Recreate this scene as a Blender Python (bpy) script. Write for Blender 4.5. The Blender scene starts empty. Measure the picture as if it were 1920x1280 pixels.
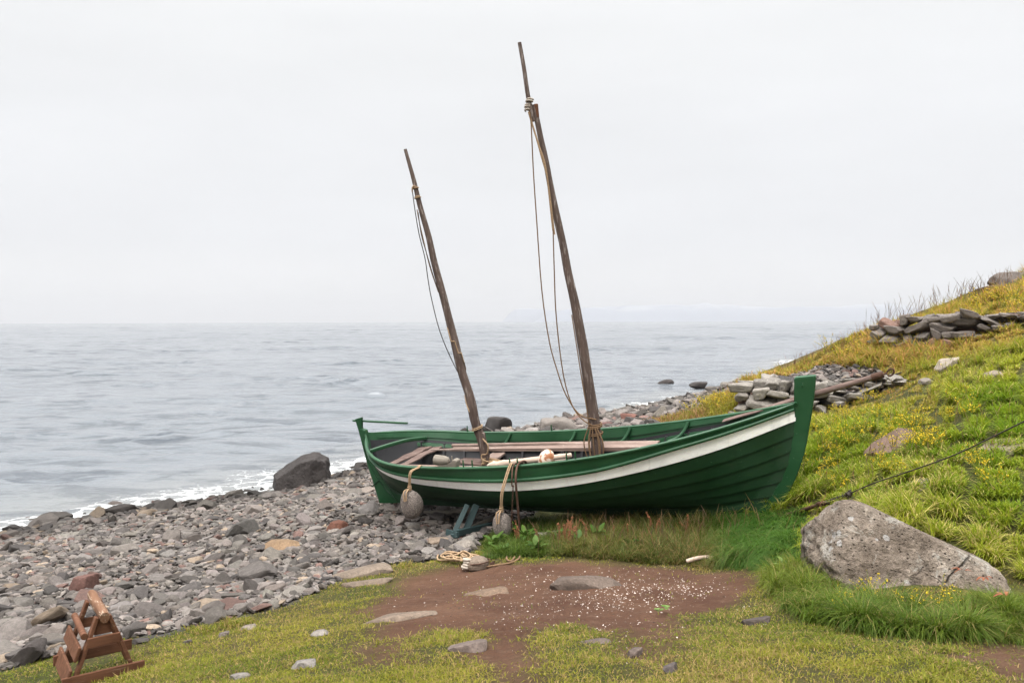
import bpy, bmesh, math, random
import numpy as np
from mathutils import Vector, Matrix

sc = bpy.context.scene
COL = sc.collection
rng = np.random.default_rng(7)
random.seed(7)

# ------------------------------------------------------------------ camera
F = 1920 * 28 / 36.0
CX, CY, H = 960.0, 640.0, 5.0
pitch = math.atan((640 - 603) / F)
roll = math.radians(0.17)
W_ = np.array([0, math.cos(pitch), -math.sin(pitch)])
_r = np.array([1.0, 0, 0]); _u = np.cross(_r, W_)
R_ = math.cos(roll) * _r - math.sin(roll) * _u
U_ = math.sin(roll) * _r + math.cos(roll) * _u
cd = bpy.data.cameras.new('camera'); cam = bpy.data.objects.new('camera', cd); COL.objects.link(cam)
cd.lens = 28; cd.sensor_width = 36; cd.clip_end = 40000; cd.clip_start = 0.05
m = Matrix.Identity(4)
for i in range(3):
    m[i][0], m[i][1], m[i][2] = R_[i], U_[i], -W_[i]
m[2][3] = H
cam.matrix_world = m
sc.camera = cam
sc.render.resolution_x, sc.render.resolution_y = 1024, 682

# ------------------------------------------------------------------ world, sun, exposure
SUN_EL, SUN_AZ = 52.0, 205.0          # azimuth clockwise from +Y
w = bpy.data.worlds.new('World'); sc.world = w; w.use_nodes = True
nt = w.node_tree; nt.nodes.clear()
def wn(t, **kw):
    n = nt.nodes.new(t)
    for k, v in kw.items(): setattr(n, k, v)
    return n
out = wn('ShaderNodeOutputWorld'); bg = wn('ShaderNodeBackground'); bg.inputs['Strength'].default_value = 0.1
sky = wn('ShaderNodeTexSky', sky_type='NISHITA'); sky.sun_disc = False
sky.sun_elevation = math.radians(SUN_EL); sky.sun_rotation = math.radians(SUN_AZ)
tc = wn('ShaderNodeTexCoord'); sep = wn('ShaderNodeSeparateXYZ')
nt.links.new(tc.outputs['Generated'], sep.inputs[0])
rp = wn('ShaderNodeValToRGB'); rp.color_ramp.interpolation = 'EASE'
els = rp.color_ramp.elements
els[0].position = 0.0; els[0].color = (.200, .202, .205, 1)
els[1].position = 1.0; els[1].color = (2.3, 2.28, 2.24, 1)
for p, c in ((.03, (.205, .206, .208)), (.055, (.203, .204, .207)), (.10, (.196, .198, .203)), (.2, (.197, .199, .203)), (.33, (.205, .207, .209)), (.39, (.222, .224, .226)), (.6, (.235, .237, .24)), (.74, (.33, .33, .33)), (.86, (1.4, 1.4, 1.39))):
    e = els.new(p); e.color = (*c, 1)
nt.links.new(sep.outputs[2], rp.inputs[0])
mp = wn('ShaderNodeMapping'); mp.inputs['Scale'].default_value = (1.6, 1.6, 7.0)
nt.links.new(tc.outputs['Generated'], mp.inputs[0])
nz = wn('ShaderNodeTexNoise'); nz.inputs['Scale'].default_value = 1.7; nz.inputs['Detail'].default_value = 4; nz.inputs['Roughness'].default_value = .5
nt.links.new(mp.outputs[0], nz.inputs[0])
mr = wn('ShaderNodeMapRange'); mr.inputs[1].default_value = .3; mr.inputs[2].default_value = .7; mr.inputs[3].default_value = 24.3; mr.inputs[4].default_value = 26.0
nt.links.new(nz.outputs[0], mr.inputs[0])
mul = wn('ShaderNodeVectorMath', operation='SCALE')
nt.links.new(rp.outputs[0], mul.inputs[0]); nt.links.new(mr.outputs[0], mul.inputs['Scale'])
mx = wn('ShaderNodeMix', data_type='RGBA'); mx.inputs[0].default_value = .98
nt.links.new(sky.outputs[0], mx.inputs[6]); nt.links.new(mul.outputs[0], mx.inputs[7])
nt.links.new(mx.outputs[2], bg.inputs[0]); nt.links.new(bg.outputs[0], out.inputs[0])
sl = bpy.data.lights.new('sun', 'SUN'); sl.energy = 1.3; sl.angle = math.radians(14); sl.color = (1, .96, .9)
sun = bpy.data.objects.new('sun', sl); COL.objects.link(sun)
_az, _el = math.radians(SUN_AZ), math.radians(SUN_EL)
sun.rotation_euler = Vector((math.sin(_az) * math.cos(_el), math.cos(_az) * math.cos(_el), math.sin(_el))).to_track_quat('Z', 'Y').to_euler()
sc.view_settings.view_transform = 'Standard'; sc.view_settings.look = 'None'
sc.view_settings.exposure = 0.85; sc.view_settings.gamma = 1.0

# ------------------------------------------------------------------ numeric helpers
def ray(px, py):
    return W_ + R_ * ((px - CX) / F) - U_ * ((py - CY) / F)
def P(px, py, Y):
    d = ray(px, py); return np.array([0, 0, H]) + d * (Y / d[1])
def proj(p):
    d = np.asarray(p, float) - np.array([0, 0, H]); z = d @ W_
    return np.stack([CX + F * (d @ R_) / z, CY - F * (d @ U_) / z, z], -1)
def _hash(i):
    i = i.astype(np.uint32)
    i = (i ^ (i >> np.uint32(16))) * np.uint32(0x7feb352d); i = (i ^ (i >> np.uint32(15))) * np.uint32(0x846ca68b)
    return (i ^ (i >> np.uint32(16))).astype(np.float64) / 4294967296.0
def vnoise(p, seed=0):
    p = np.asarray(p, float); i0 = np.floor(p).astype(np.int64); f = p - i0; f = f * f * (3 - 2 * f)
    r = 0.0
    for dx in (0, 1):
        for dy in (0, 1):
            for dz in (0, 1):
                h = ((i0[..., 0] + dx) * 73856093) ^ ((i0[..., 1] + dy) * 19349663) ^ ((i0[..., 2] + dz) * 83492791) ^ (seed * 2654435)
                wgt = (f[..., 0] if dx else 1 - f[..., 0]) * (f[..., 1] if dy else 1 - f[..., 1]) * (f[..., 2] if dz else 1 - f[..., 2])
                r = r + wgt * _hash(h & 0xffffffff)
    return r * 2 - 1
def fbm(p, octaves=4, seed=0, gain=.5):
    p = np.asarray(p, float); r = 0; a = 1.0; s = 0
    for o in range(octaves):
        r = r + a * vnoise(p * (2.03 ** o) + 17.3 * o, seed + o); s += a; a *= gain
    return r / s
def n2(x, y, scale, seed=0, octaves=3):
    return fbm(np.stack([np.asarray(x) * scale, np.asarray(y) * scale, np.zeros_like(np.asarray(x, float)) + .5], -1), octaves, seed)
def sstep(a, b, x):
    t = np.clip((x - a) / (b - a), 0, 1); return t * t * (3 - 2 * t)
def inpoly(x, y, poly):
    x = np.asarray(x); y = np.asarray(y); c = np.zeros(x.shape, bool); n = len(poly)
    for i in range(n):
        x0, y0 = poly[i]; x1, y1 = poly[(i + 1) % n]
        if y0 == y1: continue
        c ^= ((y0 > y) != (y1 > y)) & (x < (x1 - x0) * (y - y0) / (y1 - y0) + x0)
    return c
def sdist(x, y, poly):
    """signed distance to a polygon, positive inside"""
    x = np.asarray(x, float); y = np.asarray(y, float); d = np.full(x.shape, 1e9); n = len(poly)
    for i in range(n):
        x0, y0 = poly[i]; x1, y1 = poly[(i + 1) % n]; dx, dy = x1 - x0, y1 - y0
        t = np.clip(((x - x0) * dx + (y - y0) * dy) / (dx * dx + dy * dy + 1e-12), 0, 1)
        d = np.minimum(d, np.hypot(x - x0 - t * dx, y - y0 - t * dy))
    return np.where(inpoly(x, y, poly), d, -d)

# ------------------------------------------------------------------ object helpers
def link(o, parent=None):
    COL.objects.link(o)
    if parent is not None: o.parent = parent
    return o
def tag(o, label=None, cat=None, group=None, kind=None):
    if label: o['label'] = label
    if cat: o['category'] = cat
    if group: o['group'] = group
    if kind: o['kind'] = kind
    return o
def empty(name, label, cat, loc=(0, 0, 0), rz=0, group=None, mat=None):
    o = bpy.data.objects.new(name, None); COL.objects.link(o); o.empty_display_size = .1
    if mat is not None: o.matrix_world = mat
    else:
        o.location = loc; o.rotation_euler = (0, 0, rz)
    return tag(o, label, cat, group)
def fast_mesh(name, V, FA, smooth=True, cols=None, attrs=None):
    """V (n,3); FA list of int arrays (m,k) with k fixed per array"""
    me = bpy.data.meshes.new(name); V = np.asarray(V, np.float32)
    FA = [np.asarray(f, np.int32) for f in FA if len(f)]
    loops = np.concatenate([f.ravel() for f in FA]); tot = np.concatenate([np.full(len(f), f.shape[1], np.int32) for f in FA])
    me.vertices.add(len(V)); me.vertices.foreach_set('co', V.ravel())
    me.loops.add(len(loops)); me.loops.foreach_set('vertex_index', loops)
    me.polygons.add(len(tot)); st = np.concatenate([[0], np.cumsum(tot)[:-1]]).astype(np.int32)
    me.polygons.foreach_set('loop_start', st); me.polygons.foreach_set('loop_total', tot)
    me.polygons.foreach_set('use_smooth', np.full(len(tot), smooth, bool))
    me.update(calc_edges=True)
    if cols is not None:
        a = me.attributes.new('col', 'FLOAT_COLOR', 'POINT'); c = np.ones((len(V), 4), np.float32); c[:, :3] = cols
        a.data.foreach_set('color', c.ravel())
    for k, v in (attrs or {}).items():
        a = me.attributes.new(k, 'FLOAT', 'POINT'); a.data.foreach_set('value', np.asarray(v, np.float32))
    return me
class MB:
    """collects shapes into ONE mesh"""
    def __init__(s): s.v = []; s.f = []; s.n = 0
    def add(s, V, Fs):
        V = np.asarray(V, float); s.v.append(V); s.f += [[i + s.n for i in f] for f in Fs]; s.n += len(V); return s
    def tube(s, pts, rad, sides=8, flat=1.0):
        pts = np.asarray(pts, float); n = len(pts); rad = np.broadcast_to(np.asarray(rad, float), (n,))
        T = np.gradient(pts, axis=0); T /= np.linalg.norm(T, axis=1)[:, None] + 1e-12
        a = np.array([0, 0, 1.0]) if abs(T[0][2]) < .9 else np.array([1.0, 0, 0])
        N = np.cross(T[0], a); N /= np.linalg.norm(N); V = []
        for i in range(n):
            N = N - T[i] * (N @ T[i]); N /= np.linalg.norm(N) + 1e-12; B = np.cross(T[i], N)
            for k in range(sides):
                an = 2 * math.pi * k / sides
                V.append(pts[i] + rad[i] * (math.cos(an) * N + flat * math.sin(an) * B))
        Fs = [[i * sides + k, i * sides + (k + 1) % sides, (i + 1) * sides + (k + 1) % sides, (i + 1) * sides + k] for i in range(n - 1) for k in range(sides)]
        Fs += [list(range(sides))[::-1], [(n - 1) * sides + k for k in range(sides)]]
        return s.add(V, Fs)
    def box(s, c, size, rot=None, bev=.006, jit=0.0, seg=1):
        bm = bmesh.new(); bmesh.ops.create_cube(bm, size=1)
        for v in bm.verts: v.co = Vector((v.co.x * size[0], v.co.y * size[1], v.co.z * size[2]))
        if seg > 1:
            ax = int(np.argmax(size)); es = [e for e in bm.edges if abs((e.verts[0].co - e.verts[1].co)[ax]) > size[ax] * .9]
            bmesh.ops.subdivide_edges(bm, edges=es, cuts=seg - 1)
        if bev: 
            es = [e for e in bm.edges if e.is_boundary or (len(e.link_faces) == 2 and e.calc_face_angle(0) > .5)]
            bmesh.ops.bevel(bm, geom=es, offset=min(bev, min(size) * .4), segments=1, affect='EDGES')
        bm.verts.index_update(); V = np.array([v.co[:] for v in bm.verts]); Fs = [[v.index for v in f.verts] for f in bm.faces]; bm.free()
        if jit: V = V + fbm(V * 6 + np.array(c) * 3.1, 2, 3)[:, None] * jit * np.array([.4, .6, 1.0])
        if rot is not None: V = V @ np.asarray(rot, float).T
        return s.add(V + np.asarray(c, float), Fs)
    def plank(s, a, b, wid, thk, up=(0, 0, 1), bev=.005, jit=0.0, seg=6):
        """board from a to b; width across, thickness along up"""
        a = np.asarray(a, float); b = np.asarray(b, float); x = b - a; L = np.linalg.norm(x); x /= L
        y = np.cross(np.asarray(up, float), x); y /= np.linalg.norm(y); z = np.cross(x, y)
        return s.box((a + b) / 2, (L, wid, thk), np.stack([x, y, z], 1), bev, jit, seg)
    def build(s, name, mat, parent=None, sharp=35, label=None):
        V = np.concatenate(s.v); me = bpy.data.meshes.new(name); me.from_pydata(V.tolist(), [], s.f); me.update()
        bm = bmesh.new(); bm.from_mesh(me); bmesh.ops.recalc_face_normals(bm, faces=bm.faces); bm.to_mesh(me); bm.free()
        me.polygons.foreach_set('use_smooth', np.ones(len(me.polygons), bool)); me.set_sharp_from_angle(angle=math.radians(sharp))
        me.materials.append(mat); o = bpy.data.objects.new(name, me); link(o, parent)
        if label: o['label'] = label
        return o
def spline(pts, n=24):
    """Catmull-Rom through points"""
    p = np.asarray(pts, float); p = np.vstack([2 * p[0] - p[1], p, 2 * p[-1] - p[-2]]); out = []
    m_ = len(p) - 3
    for i in range(m_):
        k = max(2, n // m_)
        for t in np.linspace(0, 1, k, endpoint=(i == m_ - 1)):
            a, b, c, d = p[i:i + 4]
            out.append(.5 * (2 * b + (c - a) * t + (2 * a - 5 * b + 4 * c - d) * t * t + (3 * b - a - 3 * c + d) * t ** 3))
    return np.array(out)
def coil(c, axis, rad, turns, pitch_, n=14, ph=0, jit=.1):
    axis = np.asarray(axis, float); axis /= np.linalg.norm(axis); a = np.cross(axis, [0.3, .9, .1]); a /= np.linalg.norm(a); b = np.cross(axis, a)
    t = np.linspace(0, turns, int(n * turns) + 1)
    rr = rad * (1 + jit * np.sin(t * 5.1 + ph))
    return np.asarray(c) + (rr * np.cos(2 * np.pi * t + ph))[:, None] * a + (rr * np.sin(2 * np.pi * t + ph))[:, None] * b + ((t - turns / 2) * pitch_)[:, None] * axis

# ------------------------------------------------------------------ material helpers
class NT:
    def __init__(s, name):
        s.m = bpy.data.materials.new(name); s.m.use_nodes = True; s.t = s.m.node_tree; s.t.nodes.clear()
        s.out = s.n('ShaderNodeOutputMaterial'); s.b = s.n('ShaderNodeBsdfPrincipled'); s.l(s.b.outputs[0], s.out.inputs[0])
    def n(s, t, **kw):
        nd = s.t.nodes.new(t)
        for k, v in kw.items(): setattr(nd, k, v)
        return nd
    def l(s, a, b): s.t.links.new(a, b)
    def coord(s, which='Object', scale=(1, 1, 1)):
        c = s.n('ShaderNodeTexCoord'); mp = s.n('ShaderNodeMapping'); mp.inputs['Scale'].default_value = scale
        s.l(c.outputs[which], mp.inputs[0]); return mp.outputs[0]
    def noise(s, co, scale, detail=4, rough=.55, dist=0):
        nd = s.n('ShaderNodeTexNoise'); nd.inputs['Scale'].default_value = scale; nd.inputs['Detail'].default_value = detail
        nd.inputs['Roughness'].default_value = rough; nd.inputs['Distortion'].default_value = dist; s.l(co, nd.inputs[0]); return nd.outputs[0]
    def vor(s, co, scale, feat='F1'):
        nd = s.n('ShaderNodeTexVoronoi', feature=feat); nd.inputs['Scale'].default_value = scale; s.l(co, nd.inputs[0]); return nd.outputs[0]
    def ramp(s, f, stops):
        nd = s.n('ShaderNodeValToRGB'); e = nd.color_ramp.elements
        while len(e) > 1: e.remove(e[-1])
        for i, (p, c) in enumerate(stops):
            x = e[0] if i == 0 else e.new(p); x.position = p; x.color = (*c, 1) if not isinstance(c, (int, float)) else (c, c, c, 1)
        s.l(f, nd.inputs[0]); return nd.outputs[0]
    def rng(s, f, a, b, c, d):
        nd = s.n('ShaderNodeMapRange')
        for i, v in enumerate((a, b, c, d)): nd.inputs[i + 1].default_value = v
        s.l(f, nd.inputs[0]); return nd.outputs[0]
    def mix(s, f, a, b, mode='MIX'):
        nd = s.n('ShaderNodeMix', data_type='RGBA', blend_type=mode)
        for v, i in ((f, 0), (a, 6), (b, 7)):
            if isinstance(v, (int, float)): nd.inputs[i].default_value = v if i == 0 else (v, v, v, 1)
            elif isinstance(v, tuple): nd.inputs[i].default_value = (*v, 1)
            else: s.l(v, nd.inputs[i])
        return nd.outputs[2]
    def math(s, op, a, b=0):
        nd = s.n('ShaderNodeMath', operation=op)
        for v, i in ((a, 0), (b, 1)):
            if isinstance(v, (int, float)): nd.inputs[i].default_value = v
            else: s.l(v, nd.inputs[i])
        return nd.outputs[0]
    def attr(s, name, out='Color'):
        nd = s.n('ShaderNodeAttribute'); nd.attribute_name = name; return nd.outputs[out]
    def bump(s, h, strength=.4, dist=.01, prev=None):
        nd = s.n('ShaderNodeBump'); nd.inputs['Strength'].default_value = strength; nd.inputs['Distance'].default_value = dist
        s.l(h, nd.inputs['Height'])
        if prev is not None: s.l(prev, nd.inputs['Normal'])
        return nd.outputs[0]
    def done(s, col=None, rough=None, normal=None, **kw):
        for v, k in ((col, 'Base Color'), (rough, 'Roughness')):
            if v is None: continue
            if isinstance(v, (int, float)): s.b.inputs[k].default_value = v
            elif isinstance(v, tuple): s.b.inputs[k].default_value = (*v, 1)
            else: s.l(v, s.b.inputs[k])
        if normal is not None: s.l(normal, s.b.inputs['Normal'])
        s.b.inputs['Specular IOR Level'].default_value = .5 if isinstance(rough, (int, float)) and rough < .5 else .18
        for k, v in kw.items(): s.b.inputs[k.replace('_', ' ')].default_value = v
        return s.m

def mat_paint(name, c, rough=.32, chip=(.35, .42, .36), chip_amt=.70, dirt=(.03, .03, .025)):
    s = NT(name); co = s.coord()
    big = s.noise(co, 1.6, 5); fine = s.noise(co, 26, 5, .65); st = s.noise(s.coord(scale=(1.0, 6, 6)), 3.5, 5, .6)
    col = s.mix(s.rng(big, .35, .7, 0, .6), c, tuple(x * 1.55 + .006 for x in c))
    col = s.mix(s.math('MULTIPLY', s.rng(s.noise(s.coord(scale=(9, 1.2, 1.0)), 1.7, 6, .7), .55, .75, 0, .35), 1.0), col, tuple(x * .5 for x in c))
    col = s.mix(s.rng(st, .5, .8, 0, .35), col, tuple(x * .62 for x in c))
    col = s.mix(s.rng(fine, chip_amt, chip_amt + .05, 0, .75), col, chip)
    col = s.mix(s.rng(s.noise(co, 4.3, 6, .7), .58, .8, 0, .5), col, dirt)
    nrm = s.bump(s.noise(s.coord(scale=(2, 12, 12)), 9, 4), .18, .004)
    nrm = s.bump(fine, .12, .003, nrm)
    return s.done(col, s.rng(big, .3, .7, rough, rough + .2), nrm, Specular_IOR_Level=.4)
def mat_wood(name, c1, c2, fleck=(.5, .46, .42), fl=.62, ax=0, rough=.8, scale=1.0):
    s = NT(name); sc_ = [14 * scale] * 3; sc_[ax] = 1.1 * scale
    g = s.noise(s.coord(scale=tuple(sc_)), 1.6, 6, .65, .3); sc2 = [34 * scale] * 3; sc2[ax] = 4.0 * scale
    g2 = s.noise(s.coord(scale=tuple(sc2)), 1.0, 4, .7)
    col = s.ramp(g, [(.28, c1), (.5, tuple((a + b) / 2 for a, b in zip(c1, c2))), (.72, c2)])
    col = s.mix(s.rng(g2, fl, fl + .12, 0, .75), col, fleck)
    col = s.mix(s.rng(s.noise(s.coord(), 3, 4), .45, .75, 0, .45), col, tuple(x * .55 for x in c1))
    return s.done(col, rough, s.bump(s.math('ADD', g, g2), .45, .006))
def mat_stone(name, tint='attr', base=(.2, .19, .18), pits=.5, lich=.0, scale=1.0, rough=.85, bstr=.6):
    s = NT(name); co = s.coord()
    if tint == 'attr': b = s.attr('col')
    elif tint == 'obj': b = s.n('ShaderNodeObjectInfo').outputs['Color']
    else:
        b = s.n('ShaderNodeRGB'); b.outputs[0].default_value = (*base, 1); b = b.outputs[0]
    n1 = s.noise(co, 3.2 * scale, 6, .65); n2_ = s.noise(co, 34 * scale, 4, .7); v = s.vor(co, 30 * scale)
    col = s.mix(1.0, b, s.ramp(n1, [(.25, .62), (.5, 1.0), (.78, 1.42)]), 'MULTIPLY')
    col = s.mix(1.0, col, s.ramp(n2_, [(.3, .68), (.52, 1.0), (.75, 1.4)] if pits < .9 else [(.34, .42), (.5, 1.0), (.66, 1.75)]), 'MULTIPLY')
    if pits: col = s.mix(s.math('MULTIPLY', s.rng(v, .10, .26, pits, 0), s.rng(s.noise(co, 2.2 * scale, 3), .42, .6, 0, 1)), col, (.035, .03, .026))
    if lich:
        lm = s.rng(s.noise(co, 6 * scale, 5, .6, .8), .60, .66, 0, 1)
        col = s.mix(s.math('MULTIPLY', lm, lich), col, (.42, .41, .36))
        mm = s.rng(s.noise(co, 4.1 * scale, 6, .7, .4), .63, .70, 0, .8); col = s.mix(s.math('MULTIPLY', mm, lich), col, (.11, .105, .025))
    h = s.math('ADD', s.math('MULTIPLY', n1, 1.2), s.math('ADD', n2_, s.math('MULTIPLY', s.rng(v, 0, .3, 0, 1), .5)))
    return s.done(col, rough, s.bump(h, bstr, .02))
def mat_plain(name, c, rough=.7, var=.35, scale=20, metallic=0.0):
    s = NT(name); n = s.noise(s.coord(), scale, 5, .65)
    col = s.ramp(n, [(.25, tuple(x * (1 - var) for x in c)), (.5, c), (.78, tuple(x * (1 + var) for x in c))])
    return s.done(col, rough, s.bump(n, .3, .004), Metallic=metallic)
def mat_blade(name, rough=.5, trans=.45):
    s = NT(name); a = s.attr('col'); s.done(a, rough); s.b.inputs['Specular IOR Level'].default_value = .15
    tr = s.n('ShaderNodeBsdfTranslucent'); s.l(a, tr.inputs[0]); mx_ = s.n('ShaderNodeMixShader'); mx_.inputs[0].default_value = trans
    s.l(s.b.outputs[0], mx_.inputs[1]); s.l(tr.outputs[0], mx_.inputs[2]); s.l(mx_.outputs[0], s.out.inputs[0]); return s.m

M_GREEN = mat_paint('green_paint', (.0115, .056, .021))
M_GREEN_HULL = mat_paint('green_hull_paint', (.0058, .029, .0095), .40, (.075, .13, .08), .66)
M_WHITE = mat_paint('white_paint', (.88, .86, .83), .4, (.45, .42, .36), .75, (.66, .62, .56))
M_LINING = mat_paint('tarred_lining', (.016, .016, .018), .6, (.16, .15, .14), .70)
M_WOOD = mat_wood('weathered_board', (.125, .085, .068), (.27, .195, .165), (.42, .37, .33), .56)
M_MAST = mat_wood('weathered_mast', (.060, .040, .034), (.135, .098, .082), (.36, .31, .28), .55, ax=2)
M_HORSE = mat_wood('brown_stained_board', (.072, .030, .016), (.155, .070, .039), (.34, .24, .17), .64, ax=0)
M_OAR = mat_wood('dark_oar_wood', (.085, .05, .043), (.18, .13, .11), (.34, .3, .28), .60)
M_PALE = mat_wood('bleached_wood', (.36, .26, .20), (.58, .47, .39), (.7, .64, .56), .64)
M_DRIFT = mat_wood('grey_driftwood', (.13, .112, .092), (.25, .22, .185))
M_TRESTLE = mat_paint('blue_green_trestle_paint', (.022, .042, .043), .5, (.2, .26, .24), .66)
M_ROPE = mat_plain('hemp_rope', (.30, .205, .125), .9, .4, 60)
M_ROPE_D = mat_plain('dark_rope', (.17, .105, .06), .9, .4, 60)
M_ROPE_W = mat_plain('pale_rope', (.36, .31, .26), .9, .35, 60)
M_IRON = mat_plain('rusty_iron', (.075, .04, .028), .75, .5, 30, .2)
M_WIRE = mat_plain('dark_wire', (.05, .04, .035), .6, .4, 40, .4)
M_FLOAT = (lambda s: s.done(s.mix(s.rng(s.noise(s.coord(), 9, 5, .6), .46, .54, 0, 1), (.62, .5, .42), (.30, .12, .05)), .45, s.bump(s.noise(s.coord(), 20, 3), .2, .003)))(NT('rusty_float'))
M_STONE = mat_stone('beach_stone', 'attr', pits=.35)
M_STONE_O = mat_stone('beach_stone_own', 'obj', pits=.5, bstr=.5)
M_WALLST = mat_stone('wall_stone', 'obj', pits=.3, lich=.5)
M_PUMICE = mat_stone('pitted_stone', 'rgb', (.255, .215, .19), pits=.95, scale=1.9, bstr=1.8)
M_BASALT = mat_stone('dark_wet_basalt', 'rgb', (.040, .034, .032), pits=.5, scale=.5, rough=.7, bstr=1.0)
M_GRASS = mat_blade('grass_blade')
M_FLOWER = mat_plain('yellow_blossom', (.52, .37, .02), .7, .25)
M_LEAF = mat_blade('leaf', .5, .25)
M_SHELL = mat_plain('white_shell', (.56, .48, .42), .6, .4, 9)

# ------------------------------------------------------------------ ground: heights surveyed at known spots (pixel, pixel, distance)
SURVEY = [(960, 1280, 4.4), (500, 1280, 4.9), (100, 1285, 6.2), (1400, 1280, 4.2), (1900, 1280, 4.1),
  (960, 1180, 6.0), (700, 1180, 6.5), (450, 1190, 7.1), (300, 1200, 7.4), (1400, 1180, 5.8), (1000, 1060, 9.3), (1000, 1110, 7.8),
  (1350, 1060, 9.3), (1200, 1060, 9.4), (1200, 985, 11.9), (1400, 985, 11.2), (1000, 985, 12.8), (920, 1035, 11.0), (800, 1060, 10.3),
  (640, 1090, 9.6), (550, 1140, 8.3), (400, 1180, 7.6), (230, 1215, 7.2), (0, 1262, 6.8), (0, 1150, 9.2), (200, 1100, 10.4), (450, 1060, 11.2),
  (700, 1000, 12.6), (855, 1010, 12.2), (740, 943, 14.3), (100, 1050, 13.2), (300, 1000, 14.6), (500, 970, 15.6), (0, 1022, 16.3), (200, 982, 18.2),
  (380, 956, 19.4), (640, 922, 19.5), (690, 902, 21.5), (0, 1005, 18.6), (200, 968, 20.5), (350, 945, 21.8), (520, 925, 23.2), (640, 893, 25.7),
  (900, 815, 35.2), (1000, 800, 37.9), (1150, 775, 43.4), (1250, 757, 48.5), (1340, 742, 53.7), (1400, 733, 57.4),
  (1050, 806, 33), (1200, 783, 35), (1200, 797, 28), (1250, 790, 25), (1350, 750, 29), (1300, 785, 20), (1380, 735, 27),
  (1370, 790, 16), (1500, 780, 15.5), (1640, 752, 15), (1440, 702, 17.6), (1530, 692, 20), (1600, 720, 17.2), (1530, 688, 22), (1600, 640, 22.5), (1640, 613, 23.2),
  (1640, 662, 19), (1780, 656, 17.5), (1900, 622, 16.8), (1720, 607, 21.5), (1860, 560, 26), (1920, 510, 29),
  (1700, 720, 14.6), (1900, 700, 13), (1600, 800, 12.7), (1800, 800, 11), (1910, 800, 10.4), (1550, 900, 11), (1700, 900, 9.3), (1900, 950, 8.3), (1885, 1108, 7.0), (1880, 1040, 7.8),
  (1500, 970, 10.6), (1480, 1010, 9.8), (1650, 1125, 6.6), (1500, 1070, 7.8), (1915, 1130, 6.5), (1700, 1000, 7.9), (1650, 1180, 5.6)]
ctl = [P(*s) for s in SURVEY]
ctl += [np.array(p, float) for p in [(0, 0, 3.35), (3, 0, 3.5), (-3, 1.5, 3.0), (0, -4, 3.7), (6, 0, 3.8), (8, 4, 4.1), (10, 8, 4.6), (-7, 3, 2.2), (-12, 4, 1.5), (-20, 9, .1), (-18, 4, 1.1),
  (-30, 6, -.6), (-20, 25, -1.1), (0, 38, -.7), (-10, 60, -2.5), (10, 62, -1.3), (-40, 40, -2.5), (18, 90, -1.5), (16, 28, 5.3), (14.5, 30, 4.3), (12, 28, 3.0), (17, 40, 4.2), (20, 30, 6.9), (24, 45, 4.5), (32, 45, 9),
  (28, 80, 0), (40, 105, 0), (45, 70, 5), (40, 20, 12), (24, 12, 8), (20, 4, 6), (34, 4, 9), (10, 55, -.4), (1, 27, 1.0), (4.5, 21, 1.95), (2.5, 17.5, 1.85), (-1, 18, 1.3), (-12, 100, -3), (45, 110, -.5)]]
ctl = np.array(ctl)
cp = ctl[:, :2] * np.array([1, .72])
def tps(r2): return np.where(r2 > 1e-12, .5 * r2 * np.log(r2 + 1e-12), 0)
n_ = len(cp); K = tps(((cp[:, None] - cp[None]) ** 2).sum(-1)) + np.eye(n_) * .35
A_ = np.zeros((n_ + 3, n_ + 3)); A_[:n_, :n_] = K; A_[:n_, n_] = 1; A_[:n_, n_ + 1:] = cp; A_[n_:, :n_] = A_[:n_, n_:].T
sol = np.linalg.solve(A_, np.concatenate([ctl[:, 2], [0, 0, 0]]))
def smooth_height(x, y):
    q = np.stack([np.asarray(x, float).ravel(), np.asarray(y, float).ravel() * .72], -1); o = np.zeros(len(q))
    for i in range(0, len(q), 20000):
        qq = q[i:i + 20000]; o[i:i + 20000] = tps(((qq[:, None] - cp[None]) ** 2).sum(-1)) @ sol[:n_] + sol[n_] + qq @ sol[n_ + 1:]
    return o.reshape(np.shape(x))
xs = np.concatenate([np.arange(-42, -14, 1.0), np.arange(-14, 15, .09), np.arange(15, 50, .6)])
ys = np.concatenate([np.arange(-6, 2, .5), np.arange(2, 14, .07), np.arange(14, 30, .13), np.arange(30, 70, .6), np.arange(70, 122, 2.0)])
GX, GY = np.meshgrid(xs, ys)
GZ = smooth_height(GX, GY)
def bilin(A, x, y):
    x = np.asarray(x, float); y = np.asarray(y, float)
    i = np.clip(np.searchsorted(xs, x) - 1, 0, len(xs) - 2); j = np.clip(np.searchsorted(ys, y) - 1, 0, len(ys) - 2)
    a = np.clip((x - xs[i]) / (xs[i + 1] - xs[i]), 0, 1); b = np.clip((y - ys[j]) / (ys[j + 1] - ys[j]), 0, 1)
    return A[j, i] * (1 - a) * (1 - b) + A[j, i + 1] * a * (1 - b) + A[j + 1, i] * (1 - a) * b + A[j + 1, i + 1] * a * b
def hit(px, py, near=3.0, far=90):
    """the spot of ground seen at a place in the photo"""
    Y = near * (far / near) ** np.linspace(0, 1, 900); pts = np.array([P(px, py, y) for y in Y]); g = bilin(GZ, pts[:, 0], pts[:, 1]); d = pts[:, 2] - g
    k = np.nonzero(d < 0)[0]
    if len(k) == 0: return pts[-1]
    k = k[0]
    if k == 0: return pts[0]
    t = d[k - 1] / (d[k - 1] - d[k]); p = pts[k - 1] + (pts[k] - pts[k - 1]) * t; p[2] = bilin(GZ, p[0], p[1]); return p
def ground_poly(px): return [tuple(hit(*q)[:2]) for q in px]

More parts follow.
